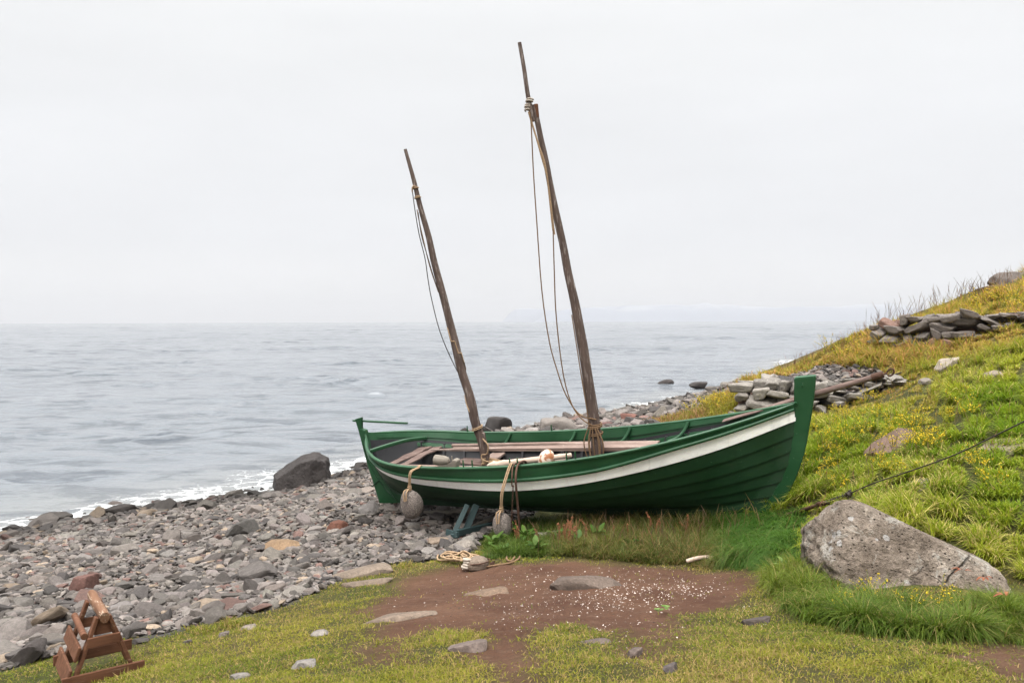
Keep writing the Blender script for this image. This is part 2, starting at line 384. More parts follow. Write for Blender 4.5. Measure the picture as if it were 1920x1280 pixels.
# masks, in plan
BEACH = [(-45, 2), (-14, 5.2)] + ground_poly([(0, 1258), (60, 1240), (140, 1228), (230, 1196), (300, 1190), (420, 1162), (520, 1140), (600, 1112), (640, 1088), (720, 1062), (800, 1052), (880, 1040), (905, 1008)]) + \
        [(.3, 13.6), (1.0, 16), (2.6, 19.5), (4.6, 24)] + ground_poly([(1195, 800), (1240, 787), (1300, 770), (1350, 747), (1385, 735)]) + [(17, 58), (27, 80), (40, 104), (49, 121), (-45, 121)]
TERRACE = [tuple(P(*q)[:2]) for q in [(1385, 735, 16.3), (1440, 700, 17.6), (1530, 688, 20), (1640, 712, 17.6), (1700, 728, 15.4), (1650, 748, 15.1), (1500, 750, 15.9)]]
DIRT = ground_poly([(905, 1056), (1000, 1052), (1130, 1054), (1290, 1064), (1400, 1072), (1412, 1100), (1380, 1135), (1300, 1150), (1275, 1200), (1230, 1240), (1175, 1235), (1140, 1196), (1080, 1166), (1010, 1176), (985, 1215), (1000, 1280), (930, 1290), (920, 1230), (880, 1180), (800, 1182), (740, 1240), (700, 1225), (690, 1180), (690, 1140), (735, 1105), (770, 1082), (830, 1070)])
DIRT2 = ground_poly([(1830, 1205), (1925, 1190), (1925, 1280), (1860, 1262)])
DIRT3 = ground_poly([(960, 1150), (1010, 1135), (1070, 1150), (1060, 1180), (990, 1185)])
def masks(x, y):
    wob = .24 * n2(x, y, 1.3, 5) + .16 * n2(x, y, 4.5, 9)
    near = sstep(40, 18, y) * .7 + .3
    b = sstep(-.10, .10, sdist(x, y, BEACH) + wob * .9); t = sstep(-.15, .15, sdist(x, y, TERRACE) + wob)
    d = np.maximum(sstep(-.26, .24, sdist(x, y, DIRT) + wob * 1.2), np.maximum(sstep(-.2, .2, sdist(x, y, DIRT2) + wob), 0))
    patch = sstep(.26, .5, n2(x, y, 1.1, 31)) * sstep(9.5, 7.0, y) * sstep(-4.5, -2.0, x) * sstep(3.9, 3.0, x) * .85
    d = np.clip(np.maximum(d, patch), 0, 1) * (1 - b)
    b = np.maximum(b, t)
    return b, d
near_m = (GX > -14) & (GX < 17) & (GY > 2) & (GY < 40)
MB_ = np.zeros_like(GX); MD_ = np.zeros_like(GX)
MB_[near_m], MD_[near_m] = masks(GX[near_m], GY[near_m])
far_b = sstep(-.5, .5, sdist(GX[~near_m], GY[~near_m], BEACH)); MB_[~near_m] = far_b
GZ0 = GZ.copy()
GZ = GZ + n2(GX, GY, .9, 21) * (.05 + .10 * sstep(9, 14, GX + GY * .3)) * (1 - MB_) + n2(GX, GY, 2.3, 25, 3) * .07 * sstep(3.0, 5.5, GX) * sstep(7.5, 9.5, GY) * (1 - MB_) + n2(GX, GY, .33, 26, 2) * .22 * sstep(18, 23, GY) * sstep(6, 9, GX) * (1 - MB_) + n2(GX, GY, 4.0, 22, 4) * .022 + MB_ * n2(GX, GY, 1.7, 24) * .05
GZ -= MD_ * .035
GZ += MD_ * (sstep(.05, .6, n2(GX, GY, 1.6, 44)) * .07 + .022 * n2(GX, GY, 5.5, 45, 4) + .008 * n2(GX, GY, 17, 46, 2))
def height(x, y): return bilin(GZ, x, y)
gm = NT('ground_surface')
co = gm.coord(); ab, ad = gm.attr('beach', 'Fac'), gm.attr('dirt', 'Fac'); dry = gm.attr('dry', 'Fac')
n1 = gm.noise(co, 1.3, 6, .6); nf = gm.noise(co, 42, 5, .7); nm = gm.noise(co, 8, 5, .6)
soil = gm.mix(gm.rng(nm, .35, .7, 0, 1), (.045, .052, .014), (.085, .085, .022)); soil = gm.mix(gm.math('MULTIPLY', dry, .7), soil, (.13, .09, .035))
dirt = gm.mix(gm.rng(n1, .35, .68, 0, 1), (.112, .051, .029), (.20, .105, .062)); dirt = gm.mix(gm.rng(nf, .35, .75, 0, .7), dirt, (.075, .04, .03))
dirt = gm.mix(gm.rng(nm, .55, .72, 0, .6), dirt, (.19, .118, .078))
grav = gm.mix(gm.rng(nf, .3, .7, 0, 1), (.035, .031, .029), (.15, .138, .13))
cc = gm.mix(ad, soil, dirt); cc = gm.mix(ab, cc, grav)
hgt = gm.math('ADD', gm.math('MULTIPLY', nf, 1.3), gm.math('ADD', gm.math('MULTIPLY', nm, 1.6), gm.noise(co, 120, 3, .7)))
M_GROUND = gm.done(cc, .95, gm.bump(hgt, .9, .045))
idx = np.arange(GX.size).reshape(GX.shape)
quads = np.stack([idx[:-1, :-1], idx[:-1, 1:], idx[1:, 1:], idx[1:, :-1]], -1).reshape(-1, 4)
DRY = np.clip(sstep(-.2, .45, n2(GX, GY, .8, 61)) * .7 + sstep(15, 19, GY) * .6, 0, 1)
me = fast_mesh('ground', np.stack([GX, GY, GZ], -1).reshape(-1, 3), [quads], True, attrs={'beach': MB_.ravel(), 'dirt': MD_.ravel(), 'dry': DRY.ravel()})
me.materials.append(M_GROUND); tag(link(bpy.data.objects.new('ground', me)), kind='structure')

# ------------------------------------------------------------------ sea
NR, NC = 1450, 780
rr = 13.0 * (17000 / 13.0) ** np.linspace(0, 1, NR); an = np.radians(np.linspace(-56, 56, NC))
RR, AN = np.meshgrid(rr, an, indexing='ij'); SX = RR * np.sin(AN); SY = RR * np.cos(AN); SZ = np.zeros_like(SX); DXs = np.zeros_like(SX); DYs = np.zeros_like(SX)
wr = np.random.default_rng(3); cell = np.maximum(RR * math.log(17000 / 13.0) / NR, RR * np.radians(112) / NC * .5)
ENV = [.20 + 1.15 * sstep(.02, .62, n2(SX * .55, SY, sc2_, 300 + q, 3)) for q, sc2_ in enumerate((.42, .22, .10, .045))]    # gusts: calm water between patches of chop
for k in range(110):
    lam = .55 * (16 / .55) ** wr.random(); th = math.radians(-88 + wr.normal(0, 24)); amp = .0105 * lam ** .70; e_ = ENV[min(3, int(math.log(lam / .55) / math.log(29) * 4))]
    ph = wr.random() * 6.283; kx, ky = math.cos(th) * 6.283 / lam, math.sin(th) * 6.283 / lam
    fade = sstep(1.6, 3.2, lam / cell); arg = kx * SX + ky * SY + ph + 1.3 * np.sin(SX * .021 * (1 + k % 3) + k) + 1.1 * np.sin(SY * .017 + k * 2.1)
    SZ += fade * e_ * amp * np.sin(arg); q = .8 * fade * e_ * amp * np.cos(arg); DXs += q * math.cos(th); DYs += q * math.sin(th)
gust = .55 + .75 * sstep(-.5, .6, n2(SX, SY, .055, 77)); land = height(np.clip(SX, -42, 49), np.clip(SY, -6, 120))
inside = (SX > -42) & (SX < 49) & (SY < 120); land = np.where(inside, land, -3)
shal = sstep(-.9, -.05, land)
SZ = SZ * gust * (1 - .45 * shal); 
foamn = n2(SX, SY, .5, 80, 4)
foam = np.clip(sstep(-.75, -.02, land) * (sstep(-.25, .45, foamn + 1.1 * (sstep(-.42, .02, land) - .42))), 0, 1) * (inside)
rk = P(560, 915, 23.6); foam = np.maximum(foam, sstep(5.0, .6, np.hypot(SX - rk[0] - .3, (SY - rk[1] - .6) * .8) + 2.2 * foamn) * .9)
SZ += foam * .05 * (1 + foamn)
idx = np.arange(SX.size).reshape(SX.shape); quads = np.stack([idx[:-1, :-1], idx[:-1, 1:], idx[1:, 1:], idx[1:, :-1]], -1).reshape(-1, 4)[:, ::-1]
me = fast_mesh('sea', np.stack([SX + DXs, SY + DYs, SZ], -1).reshape(-1, 3), [quads], True, attrs={'foam': foam.ravel(), 'shallow': shal.ravel()})
s = NT('sea_water'); co = s.coord()
b1 = s.noise(s.coord(scale=(1.0, 1.35, 1)), 2.6, 5, .62, .2); b2 = s.noise(s.coord(scale=(.35, .8, 1)), .9, 6, .68, .15); b3 = s.noise(s.coord(scale=(.10, .3, 1)), .22, 6, .72)
nrm = s.bump(b1, .4, .05); nrm = s.bump(b2, .5, .20, nrm); nrm = s.bump(b3, .6, .8, nrm)
fo = s.attr('foam', 'Fac'); fcell = s.noise(co, 5.5, 7, .72, .6)
lace = s.rng(s.vor(s.mix(.35, co, s.noise(co, 2.2, 4)), 2.6, 'DISTANCE_TO_EDGE'), 0, .22, .5, -.35)
fm = s.rng(s.math('ADD', s.math('MULTIPLY', fo, .72), s.math('ADD', lace, s.math('MULTIPLY', s.rng(fcell, .25, .75, -.5, .5), 1.0))), .48, 1.08, 0, .58)
fm = s.math('MULTIPLY', fm, s.rng(fo, .02, .2, 0, 1))
rip_shade = s.noise(s.coord(scale=(.30, .85, 1)), 1.0, 10, .72, .35); rip_shade2 = s.noise(s.coord(scale=(.012, .05, 1)), 1.0, 8, .72)
rm = s.math('MULTIPLY', s.rng(rip_shade, .49, .585, 0, 1), s.rng(rip_shade2, .38, .6, .35, 1))
wc = s.mix(rm, s.mix(s.attr('shallow', 'Fac'), (.122, .135, .150), (.155, .159, .156)), (.035, .044, .056))  # dark ripple streaks painted into the water colour where sky reflection drops
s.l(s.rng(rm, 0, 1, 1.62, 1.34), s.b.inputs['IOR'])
cap = s.math('MULTIPLY', s.rng(s.noise(s.coord(scale=(.5, 1.6, 1)), .6, 6, .7, .3), .765, .79, 0, .5), 1.0)
fm = s.math('MAXIMUM', fm, cap)
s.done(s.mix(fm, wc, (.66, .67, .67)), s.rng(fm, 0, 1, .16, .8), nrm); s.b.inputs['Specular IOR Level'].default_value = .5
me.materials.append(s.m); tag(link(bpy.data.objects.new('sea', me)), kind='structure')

# ------------------------------------------------------------------ far hills across the fjord
def hill_range(name, pts, Y, depth, mat, seed):
    """a ridge line (pixel, pixel) at distance Y, given a body DEPTH metres deep"""
    px = np.linspace(pts[0][0], pts[-1][0], 260); py = np.interp(px, [p[0] for p in pts], [p[1] for p in pts])
    top = np.array([P(a, b, Y) for a, b in zip(px, py)]); V = []; nd = 14
    for j in range(nd):
        t = j / (nd - 1); prof = math.sin(math.pi * t) ** .7 if 0 < t < 1 else 0
        jag = 1 + .14 * vnoise(np.stack([px * .035, np.full_like(px, t * 3), np.full_like(px, seed)], -1), seed) * (1 if abs(t - .5) > .05 else .3)
        V.append(np.stack([top[:, 0], np.full_like(px, Y + (t - .5) * depth), np.maximum(top[:, 2] * prof * jag, 0) - 3], -1))
    V = np.stack(V); i = np.arange(V.shape[0] * V.shape[1]).reshape(V.shape[:2])
    q = np.stack([i[:-1, :-1], i[:-1, 1:], i[1:, 1:], i[1:, :-1]], -1).reshape(-1, 4)
    me = fast_mesh(name, V.reshape(-1, 3), [q]); me.materials.append(mat); tag(link(bpy.data.objects.new(name, me)), kind='structure')
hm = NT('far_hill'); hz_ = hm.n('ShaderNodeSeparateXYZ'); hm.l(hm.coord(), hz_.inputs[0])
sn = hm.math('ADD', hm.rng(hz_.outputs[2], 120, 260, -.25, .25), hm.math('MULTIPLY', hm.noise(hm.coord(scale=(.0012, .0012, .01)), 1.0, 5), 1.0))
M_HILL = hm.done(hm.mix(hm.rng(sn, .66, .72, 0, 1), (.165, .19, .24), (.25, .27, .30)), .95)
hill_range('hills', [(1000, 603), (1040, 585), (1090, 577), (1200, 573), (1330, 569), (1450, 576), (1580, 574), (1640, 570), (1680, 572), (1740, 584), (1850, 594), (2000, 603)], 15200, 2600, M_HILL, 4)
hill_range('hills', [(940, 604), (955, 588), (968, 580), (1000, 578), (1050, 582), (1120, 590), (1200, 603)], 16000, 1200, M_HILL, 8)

# ------------------------------------------------------------------ the boat (local: x to the bow, y to port, z up; keel along z = 0)
BM = np.array([[0.908003, 0.407138, -0.098838], [-0.416227, 0.903530, -0.101927], [0.047805, 0.133689, 0.989870]])
BT = np.array([0.838045, 12.699584, 2.035815])
bmat = Matrix.Identity(4)
for i in range(3):
    for j in range(3): bmat[i][j] = BM[i][j]
    bmat[i][3] = BT[i]
def b2w(p): return np.asarray(p, float) @ BM.T + BT
def w2b(p): return (np.asarray(p, float) - BT) @ BM
def on(px, py, y=None, z=None):
    """boat-local spot seen at a place in the photo, on the plane y or z"""
    o = w2b(np.array([0, 0, H])); d = ray(px, py) @ BM
    t = (y - o[1]) / d[1] if y is not None else (z - o[2]) / d[2]
    return o + d * t
L_, TP, TM, Bm, PE, PS, QE = 7.3, .2520, .2329, 2.1025, 2.468, 3.555, 1.105
ZM, ZB, ZS = .9145, 1.6752, 1.1633
RB = np.array([(0, 3.00), (.032, 3.09), (.185, 3.27), (.39, 3.445), (.633, 3.54), (.85, 3.605), (1, 3.64)])
RS = np.array([(0, -3.14), (.057, -3.26), (.276, -3.44), (.56, -3.575), (.85, -3.635), (1, -3.655)])
def hull_pt(u, Z, out_=0.0):
    """point of the planking: u 0 stern .. 1 bow, Z 0 keel .. 1 gunwale; out_ = offset outwards (starboard, y < 0)"""
    u = np.asarray(u, float); Z = np.asarray(Z, float); u, Z = np.broadcast_arrays(u, Z)
    a = np.where(u < TM, (TM - u) / TM, (u - TM) / (1 - TM)); ap = np.where(u < TP, (TP - u) / TP, (u - TP) / (1 - TP))
    b = Bm / 2 * np.clip(1 - ap ** np.where(u < TP, PS, PE), 0, 1) ** QE
    zg = ZM + np.where(u < TM, ZS - ZM, ZB - ZM) * a ** 2.2
    zk = .05 + .06 * (2 * u - 1) ** 2
    xk = RS[0, 1] + (RB[0, 1] - RS[0, 1]) * u; xg = -L_ / 2 + L_ * u
    hb = (np.interp(Z, RB[:, 0], RB[:, 1]) - RB[0, 1]) / (RB[-1, 1] - RB[0, 1]); hs = (np.interp(Z, RS[:, 0], RS[:, 1]) - RS[0, 1]) / (RS[-1, 1] - RS[0, 1])
    h = hs * (1 - u) + hb * u
    x = xk + (xg - xk) * h
    we = np.clip(np.minimum(u / .42, (1 - u) / .5), 0, 1) ** .75
    Y = we * (1 - (1 - Z) ** 2.3) ** .47 + (1 - we) * Z ** .60
    y = np.maximum(b * Y, .04)
    z = zk + (zg - zk) * Z
    return np.stack([x, -(y + out_), z], -1)
def zlev(u):
    """Z fractions of the strake edges at u, keel to gunwale"""
    u = np.asarray(u, float); a = np.where(u < TM, (TM - u) / TM, (u - TM) / (1 - TM)); zg = ZM + np.where(u < TM, ZS - ZM, ZB - ZM) * a ** 2.2; dep = zg - .06
    wt = .1924 * np.sin(np.pi * u) + .1934
    zr = 1 - (.55 - .19 * sstep(.6, .8, u)) * wt / dep; zw = 1 - wt / dep
    m = np.sin(np.pi * u) ** .7
    fr = [0, .0, .0, .0, .0, .0, 1]; mid = [0, .05, .15, .30, .50, .74, 1]; end = [0, .17, .34, .51, .675, .84, 1]
    zw = zw - .03 * sstep(.66, .9, u)
    lv = [zw * (m * a_ + (1 - m) * b_) for a_, b_ in zip(mid, end)]
    return lv + [zr, np.ones_like(u)]
boat = empty('rowing_boat', 'dark green wooden boat with a white stripe and two raked masts beached on the shore', 'boat', mat=bmat)
US = np.linspace(0, 1, 121)
LV = zlev(US)
def strip(mb, za, zb, o0, o1, side, rows=3, thick=.02):
    """one plank between the Z levels za (lower) and zb: outer face, lower lip and inner face"""
    g = []
    for k in range(rows + 1):
        t = k / rows; g.append(hull_pt(US, za * (1 - t) + zb * t, o0 * (1 - t) + o1 * t))
    g = [hull_pt(US, za, o0 - thick)] + g + [hull_pt(US, zb, o1 - thick)]
    V = np.stack(g); V = V * np.array([1, side, 1]); n = V.shape[1]; i = np.arange(V.shape[0] * n).reshape(V.shape[0], n)
    q = np.stack([i[:-1, :-1], i[:-1, 1:], i[1:, 1:], i[1:, :-1]], -1).reshape(-1, 4).tolist() + [[i[-1, k], i[-1, k + 1], i[0, k + 1], i[0, k]] for k in range(n - 1)]
    mb.add(V.reshape(-1, 3), q)
mb = MB()
for side in (1, -1):
    for k in range(6): strip(mb, LV[k], LV[k + 1] + .004, .024, .000, side)
mb.build('hull', M_GREEN_HULL, boat, 25)
mb = MB(); mr_ = mb
for side in (1, -1): strip(mb, LV[6], LV[7], .022, .010, side)
for side in (1, -1):                                                # rivet heads along the white strake
    for u in np.linspace(.04, .96, 44):
        z0 = float(np.interp(u, US, LV[6])); z1 = float(np.interp(u, US, LV[7])); c = hull_pt(u, z0 * .82 + z1 * .18, .021) * np.array([1, side, 1])
        mr_.tube([c, c + np.array([0, -.005 * side, 0])], [.009, .005], 6)
mb.build('white_strake', M_WHITE, boat, 30)
mb = MB()
for side in (1, -1): strip(mb, LV[7], LV[8], .012, .018, side, 3, .035)
mb.build('sheer_strake', M_GREEN, boat, 30)
for side in (1, -1):
    mb = MB(); c = hull_pt(US, LV[7] + .012 * 0, .030) * np.array([1, side, 1]); c[:, 2] += .006
    mb.tube(c[1:-1], .030 * (.55 + .45 * np.sin(np.pi * US[1:-1]) ** .4), 10); mb.build('rub_rail', M_GREEN, boat, 60)
    mb = MB(); c = hull_pt(US, LV[8], .004) * np.array([1, side, 1]); c[:, 2] += .012                       # gunwale capping, lighter where worn
    hw = .036 * np.clip(np.minimum(US, 1 - US) / .03, .25, 1); V = []
    for k in range(len(US)):
        for dy, dz in ((-1, -.016), (-1, .006), (-.7, .013), (.7, .013), (1, .006), (1, -.016)): V.append(c[k] + np.array([0, dy * hw[k], dz]))
    fs = [[6 * k + q, 6 * k + (q + 1) % 6, 6 * k + 6 + (q + 1) % 6, 6 * k + 6 + q] for k in range(len(US) - 1) for q in range(6)] + [[0, 1, 2, 3, 4, 5], [6 * (len(US) - 1) + q for q in range(6)]]
    mb.add(V, fs); mb.build('gunwale', M_GREEN, boat, 30)
# inside: tarred lining, green inner band, stringer, ribs
mb = MB(); mg = MB()
ZL = np.stack([LV[0] + .03] + [LV[k] for k in range(1, 8)], 0)
for side in (1, -1):
    V = np.stack([hull_pt(US, z, -.028 + (.006 if k % 2 else 0)) for k, z in enumerate(ZL)]) * np.array([1, side, 1]); V[..., 1] = np.where(V[..., 1] * side > -.002, -.002 * side, V[..., 1])
    n = V.shape[1]; i = np.arange(V.shape[0] * n).reshape(V.shape[0], n)
    mb.add(V.reshape(-1, 3), np.stack([i[:-1, :-1], i[:-1, 1:], i[1:, 1:], i[1:, :-1]], -1).reshape(-1, 4).tolist())
lin = mb.build('inner_planking', M_LINING, boat, 20)
for side in (1, -1):
    mb = MB(); za, zb = 1 - .66 * (1 - LV[7]), LV[8] - .004
    uu = slice(2, -2)
    V = np.stack([hull_pt(US, za, -.024), hull_pt(US, za, -.045), hull_pt(US, zb, -.04), hull_pt(US, zb, -.02)])[:, uu] * np.array([1, side, 1]); V[..., 1] = np.where(V[..., 1] * side > -.004, -.004 * side, V[..., 1])
    n = V.shape[1]; i = np.arange(4 * n).reshape(4, n)
    mb.add(V.reshape(-1, 3), np.stack([i[:-1, :-1], i[:-1, 1:], i[1:, 1:], i[1:, :-1]], -1).reshape(-1, 4).tolist()); mb.build('inwale', M_GREEN, boat, 30)
    mb = MB(); zs_ = LV[7] - .10; V = []
    sel = range(10, 112)
    c = np.stack([hull_pt(US, zs_, -.05), hull_pt(US, zs_, -.085), hull_pt(US, zs_ + .055, -.085), hull_pt(US, zs_ + .055, -.05)])[:, 10:112] * np.array([1, side, 1])
    n = c.shape[1]; i = np.arange(4 * n).reshape(4, n)
    mb.add(c.reshape(-1, 3), [[i[a, k], i[a, k + 1], i[(a + 1) % 4, k + 1], i[(a + 1) % 4, k]] for a in range(4) for k in range(n - 1)]); mb.build('stringer', M_GREEN, boat, 30)
    for u in np.linspace(.09, .93, 17):
        zt = float(np.interp(u, US, LV[7])) - .03; pts = np.array([hull_pt(u, z, -.05) for z in np.linspace(.04, zt, 16)]) * np.array([1, side, 1])
        mb = MB(); V = []
        for p in pts:
            for dx, dy in ((-.022, .0), (.022, .0), (.022, .035), (-.022, .035)): V.append(p + np.array([dx, dy * side, 0]))
        n = len(pts); mb.add(V, [[4 * k + q, 4 * k + (q + 1) % 4, 4 * k + 4 + (q + 1) % 4, 4 * k + 4 + q] for k in range(n - 1) for q in range(4)] + [[0, 1, 2, 3], [4 * n - 4, 4 * n - 3, 4 * n - 2, 4 * n - 1]])
        mb.build('rib', M_LINING, boat, 30)
# keel, stem, sternpost
def slab(mb, prof, y0, y1, bev=.008):
    """prof: closed outline in x, z; extruded across y with a small bevel"""
    bm = bmesh.new(); vs = [bm.verts.new((p[0], y0, p[1])) for p in prof]; f = bm.faces.new(vs)
    r = bmesh.ops.extrude_face_region(bm, geom=[f]); bmesh.ops.translate(bm, vec=(0, y1 - y0, 0), verts=[g for g in r['geom'] if isinstance(g, bmesh.types.BMVert)])
    bmesh.ops.recalc_face_normals(bm, faces=bm.faces)
    if bev: bmesh.ops.bevel(bm, geom=[e for e in bm.edges if e.calc_face_angle(0) > .6], offset=bev, segments=2, affect='EDGES')
    bm.verts.index_update(); mb.add([v.co[:] for v in bm.verts], [[v.index for v in f.verts] for f in bm.faces]); bm.free()
fr = spline([(3.16, -.06), (3.33, .19), (3.52, .555), (3.67, .95), (3.775, 1.407), (3.845, 1.78), (3.88, 2.06)], 24); bk = spline([(2.80, .03), (3.05, .16), (3.235, .40), (3.415, .72), (3.515, 1.1), (3.575, 1.44), (3.575, 1.66), (3.598, 2.035)], 24)
mb = MB(); slab(mb, [tuple(p) for p in fr] + [tuple(p) for p in bk[::-1]] + [(2.80, -.09)], -.07, .07, .012);
for zz in (1.93,): mb.tube([(3.70, -.070, zz), (3.70, -.082, zz)], [.016, .010], 8)
for zz, xx in ((1.70, 3.60),): mb.tube([(xx, -.09, zz - .03), (xx, -.05, zz - .02)], [.028, .028], 10)
for xx, zz in ((3.50, .9), (3.40, .62), (3.24, .36), (3.56, 1.25)): mb.tube([(xx + .03, -.070, zz), (xx + .03, -.076, zz)], [.010, .006], 6)
mb.build('stem', M_GREEN, boat, 30)
mb = MB(); slab(mb, [(-3.02, -.075), (2.95, -.095), (3.12, -.03), (3.02, .09), (0, .085), (-2.98, .09)], -.045, .045); mb.build('keel', M_GREEN_HULL, boat, 30)
sf = spline([(-2.97, .05), (-3.24, .17), (-3.42, .40), (-3.555, .70), (-3.61, 1.0), (-3.64, 1.24)], 20); sb_ = spline([(-3.10, -.06), (-3.30, .13), (-3.50, .39), (-3.64, .70), (-3.71, 1.0), (-3.745, 1.27)], 20)
mb = MB(); slab(mb, [tuple(p) for p in sf] + [tuple(p) for p in sb_[::-1]] + [(-2.97, -.07)], -.05, .05); mb.build('sternpost', M_GREEN, boat, 30)
# rudder with strap and tiller
rudder = MB(); slab(rudder, [(-3.84, 1.44), (-3.69, 1.475), (-3.735, 1.15), (-3.735, .95), (-3.69, .72), (-3.545, .39), (-3.335, .11), (-3.115, -.075), (-3.54, -.10), (-3.70, .61), (-3.79, 1.2)], -.025, .025, .006)
rudder = rudder.build('rudder', M_GREEN, boat, 30)
mb = MB(); mb.tube([(-3.655, -.033, .21), (-3.36, -.036, .44)], .016, 8, .5); mb.tube([(-3.47, -.03, .52), (-3.16, -.055, .0)], .014, 8, .6); mb.build('rudder_strap', M_GREEN, rudder)
mb = MB(); mb.plank((-3.93, .03, 1.402), (-2.84, .12, 1.335), .035, .032, jit=.004); mb.build('tiller', M_GREEN, boat)
# breast hook and aft seat
mb = MB(); q0 = hull_pt(.055, .83, -.05); q1 = q0 * np.array([1, -1, 1])
a0, a1 = on(693, 829, z=1.0), on(757, 812, y=.55)
bp = spline([hull_pt(.035, .86, -.04), (-3.18, -.10, .985), (-2.98, .25, .99), hull_pt(.10, .89, -.05) * np.array([1, -1, 1])], 14)
mb.tube(bp, .024, 8, 1.5); mb.build('breast_hook', M_GREEN, boat)
mb = MB(); aft = [(-2.95, -.52, .70), (-2.75, .62, .72)]
mb.plank((-3.0, -.46, .72), (-2.86, .74, .74), .17, .03, jit=.02); mb.plank((-2.80, -.62, .705), (-2.68, .80, .715), .16, .028, jit=.02); mb.build('stern_seat', M_OAR, boat)
# thwarts with knees
for (x, hw_, zz, m_) in ((-1.50, .98, .60, M_WOOD), (-.25, 1.0, .60, M_WOOD), (.75, .96, .63, M_WOOD), (1.75, .74, .72, M_WOOD)):
    u_ = float(np.interp(x, hull_pt(US, .9)[:, 0], US)); zc = hull_pt(u_, np.linspace(.02, 1, 60), -.045); hw_ = float(np.interp(zz - .02, zc[:, 2], -zc[:, 1])) - .035
    mb = MB(); mb.plank((x, -hw_, zz), (x, hw_, zz), .25, .045, bev=.008, jit=.006); mb.build('thwart', m_, boat)
for x in (-1.30, -.05, .95, 1.95):
    u = float(np.interp(x, hull_pt(US, .9)[:, 0], US))
    for side in (1, -1):
        g = hull_pt(u, .985, -.05) * np.array([1, side, 1]); e = g + np.array([0, .30 * side, -.30]); e[2] = min(e[2], g[2] - .24)
        pts = spline([g + np.array([0, 0, .02]), g + np.array([-.06, .05 * side, -.10]), g + np.array([-.16, .12 * side, -.20]), g + np.array([-.30, .16 * side, -.25])], 12)
        mb = MB(); mb.tube(pts, np.linspace(.03, .026, len(pts)), 8, .8); mb.build('knee', M_GREEN, boat)
for px, py, yy in ((970, 812, 1), (985, 812, 1), (1053, 808, 1), (1068, 806, 1), (1150, 803, 1), (1166, 801, 1), (763, 876, -1), (776, 877, -1), (948, 876, -1)):
    q = on(px, py, z=.93 if yy > 0 else .92); u = float(np.interp(q[0], hull_pt(US, 1.0)[:, 0], US)); g = hull_pt(u, 1.0, 0) * np.array([1, yy, 1])
    mb = MB(); mb.tube([g + np.array([0, 0, -.02]), g + np.array([0, 0, .10]), g + np.array([.004, 0, .135])], [.013, .012, .009], 8); mb.build('thole_pin', M_GREEN, boat)
# masts with their rigging
def mast(name, pts, rad, y=0.0, foot=None, n=40):
    p = np.array([on(a, b, y=y) for a, b in pts]); 
    if foot is not None: p = np.vstack([[foot], p])
    r = np.interp(np.linspace(0, 1, 60), np.linspace(0, 1, len(rad)), rad); c = spline(p, 60)
    d = np.concatenate([[0], np.cumsum(np.linalg.norm(np.diff(c, axis=0), axis=1))]); d /= d[-1]; r = np.interp(d, np.linspace(0, 1, len(rad)), rad)
    c = c + fbm(c * 2.2, 2, 5)[:, None] * .010 * np.array([1, 1, 0]); mb = MB(); mb.tube(c, r * (1 + .05 * vnoise(c * 3.1, 8)), 12)
    return mb.build(name, M_MAST, boat, 60), c, r
mast1, c1, r1 = mast('mast', [(1122, 852), (1095, 660), (1050, 435), (1018, 275), (1001, 197)], [.092, .092, .080, .069, .058, .048, .040], foot=(.66, 0, .12))
tp = np.array([on(a, b, y=-.05) for a, b in ((1000, 228), (990, 180), (982, 125), (974, 80))]); mb = MB(); mb.tube(spline(tp, 14), np.linspace(.036, .028, len(spline(tp, 14))), 10); mb.build('topmast', M_MAST, mast1, 60)
mb = MB(); q = on(1006, 208, y=-.01); mb.box(q, (.055, .05, .20), None, .006); mb.build('mast_chock', M_HORSE, mast1)
mast2, c2, r2 = mast('mast', [(910, 864), (903, 826), (892, 790), (880, 740), (862, 680), (820, 510), (784, 370), (760, 280)], [.078, .078, .076, .072, .064, .056, .048, .039, .026], foot=(-1.33, 0, .12))
def rope(name, pts, rad, m_, parent, y=-.08, n=40, sides=6):
    mb = MB(); mb.tube(spline([on(*a, y=y) if len(a) == 2 else on(a[0], a[1], y=a[2]) for a in pts], n), rad, sides); return mb.build(name, m_, parent, 80)
rope('halyard', [(993, 208), (996, 235), (1000, 320), (1006, 410), (1016, 545), (1030, 640), (1045, 695), (1062, 742), (1088, 778), (1118, 786)], .0095, M_ROPE_D, mast1, -.10)
rope('halyard', [(1037, 430), (1039, 500), (1042, 580), (1050, 660), (1060, 720), (1074, 762), (1092, 786), (1110, 797)], .0095, M_ROPE_D, mast1, -.10)
rope('halyard', [(1072, 590), (1080, 640), (1090, 705), (1100, 765), (1104, 795)], .0085, M_ROPE_D, mast1, -.11)
rope('halyard', [(991, 210), (1000, 240), (1010, 272), (1024, 320), (1037, 432)], .014, M_ROPE, mast1, -.085)
rope('halyard', [(993, 214), (1003, 250), (1014, 290), (1028, 345), (1040, 440)], .010, M_ROPE, mast1, -.09)
mb = MB()
def on_mast(c, r, py):
    q = proj(b2w(c))[:, 1]; k = int(np.abs(q - py).argmin()); return c[k], (c[min(k + 1, len(c) - 1)] - c[max(k - 1, 0)]), r[k]
for py, tw, rr_ in ((800, 3, .016), (806, 2, .013)):
    p, ax, r_ = on_mast(c1, r1, py); mb.tube(coil(p, ax, r_ + rr_, tw, .022), .0095, 6)
for k in range(7):
    p, ax, r_ = on_mast(c1, r1, 800); x = -.13 + .045 * k + .02 * math.sin(k * 2); e = np.array([x * .9, -.11 - .02 * (k % 3), -.55 - .05 * (k % 2)])
    mb.tube(spline([p + np.array([x * .5, -r_ - .02, 0]), p + np.array([x * 1.2, -.13, -.25]), p + e], 10), .0095, 6)
mb.build('rope_lashing', M_ROPE_D, mast1, 80)
mb = MB()
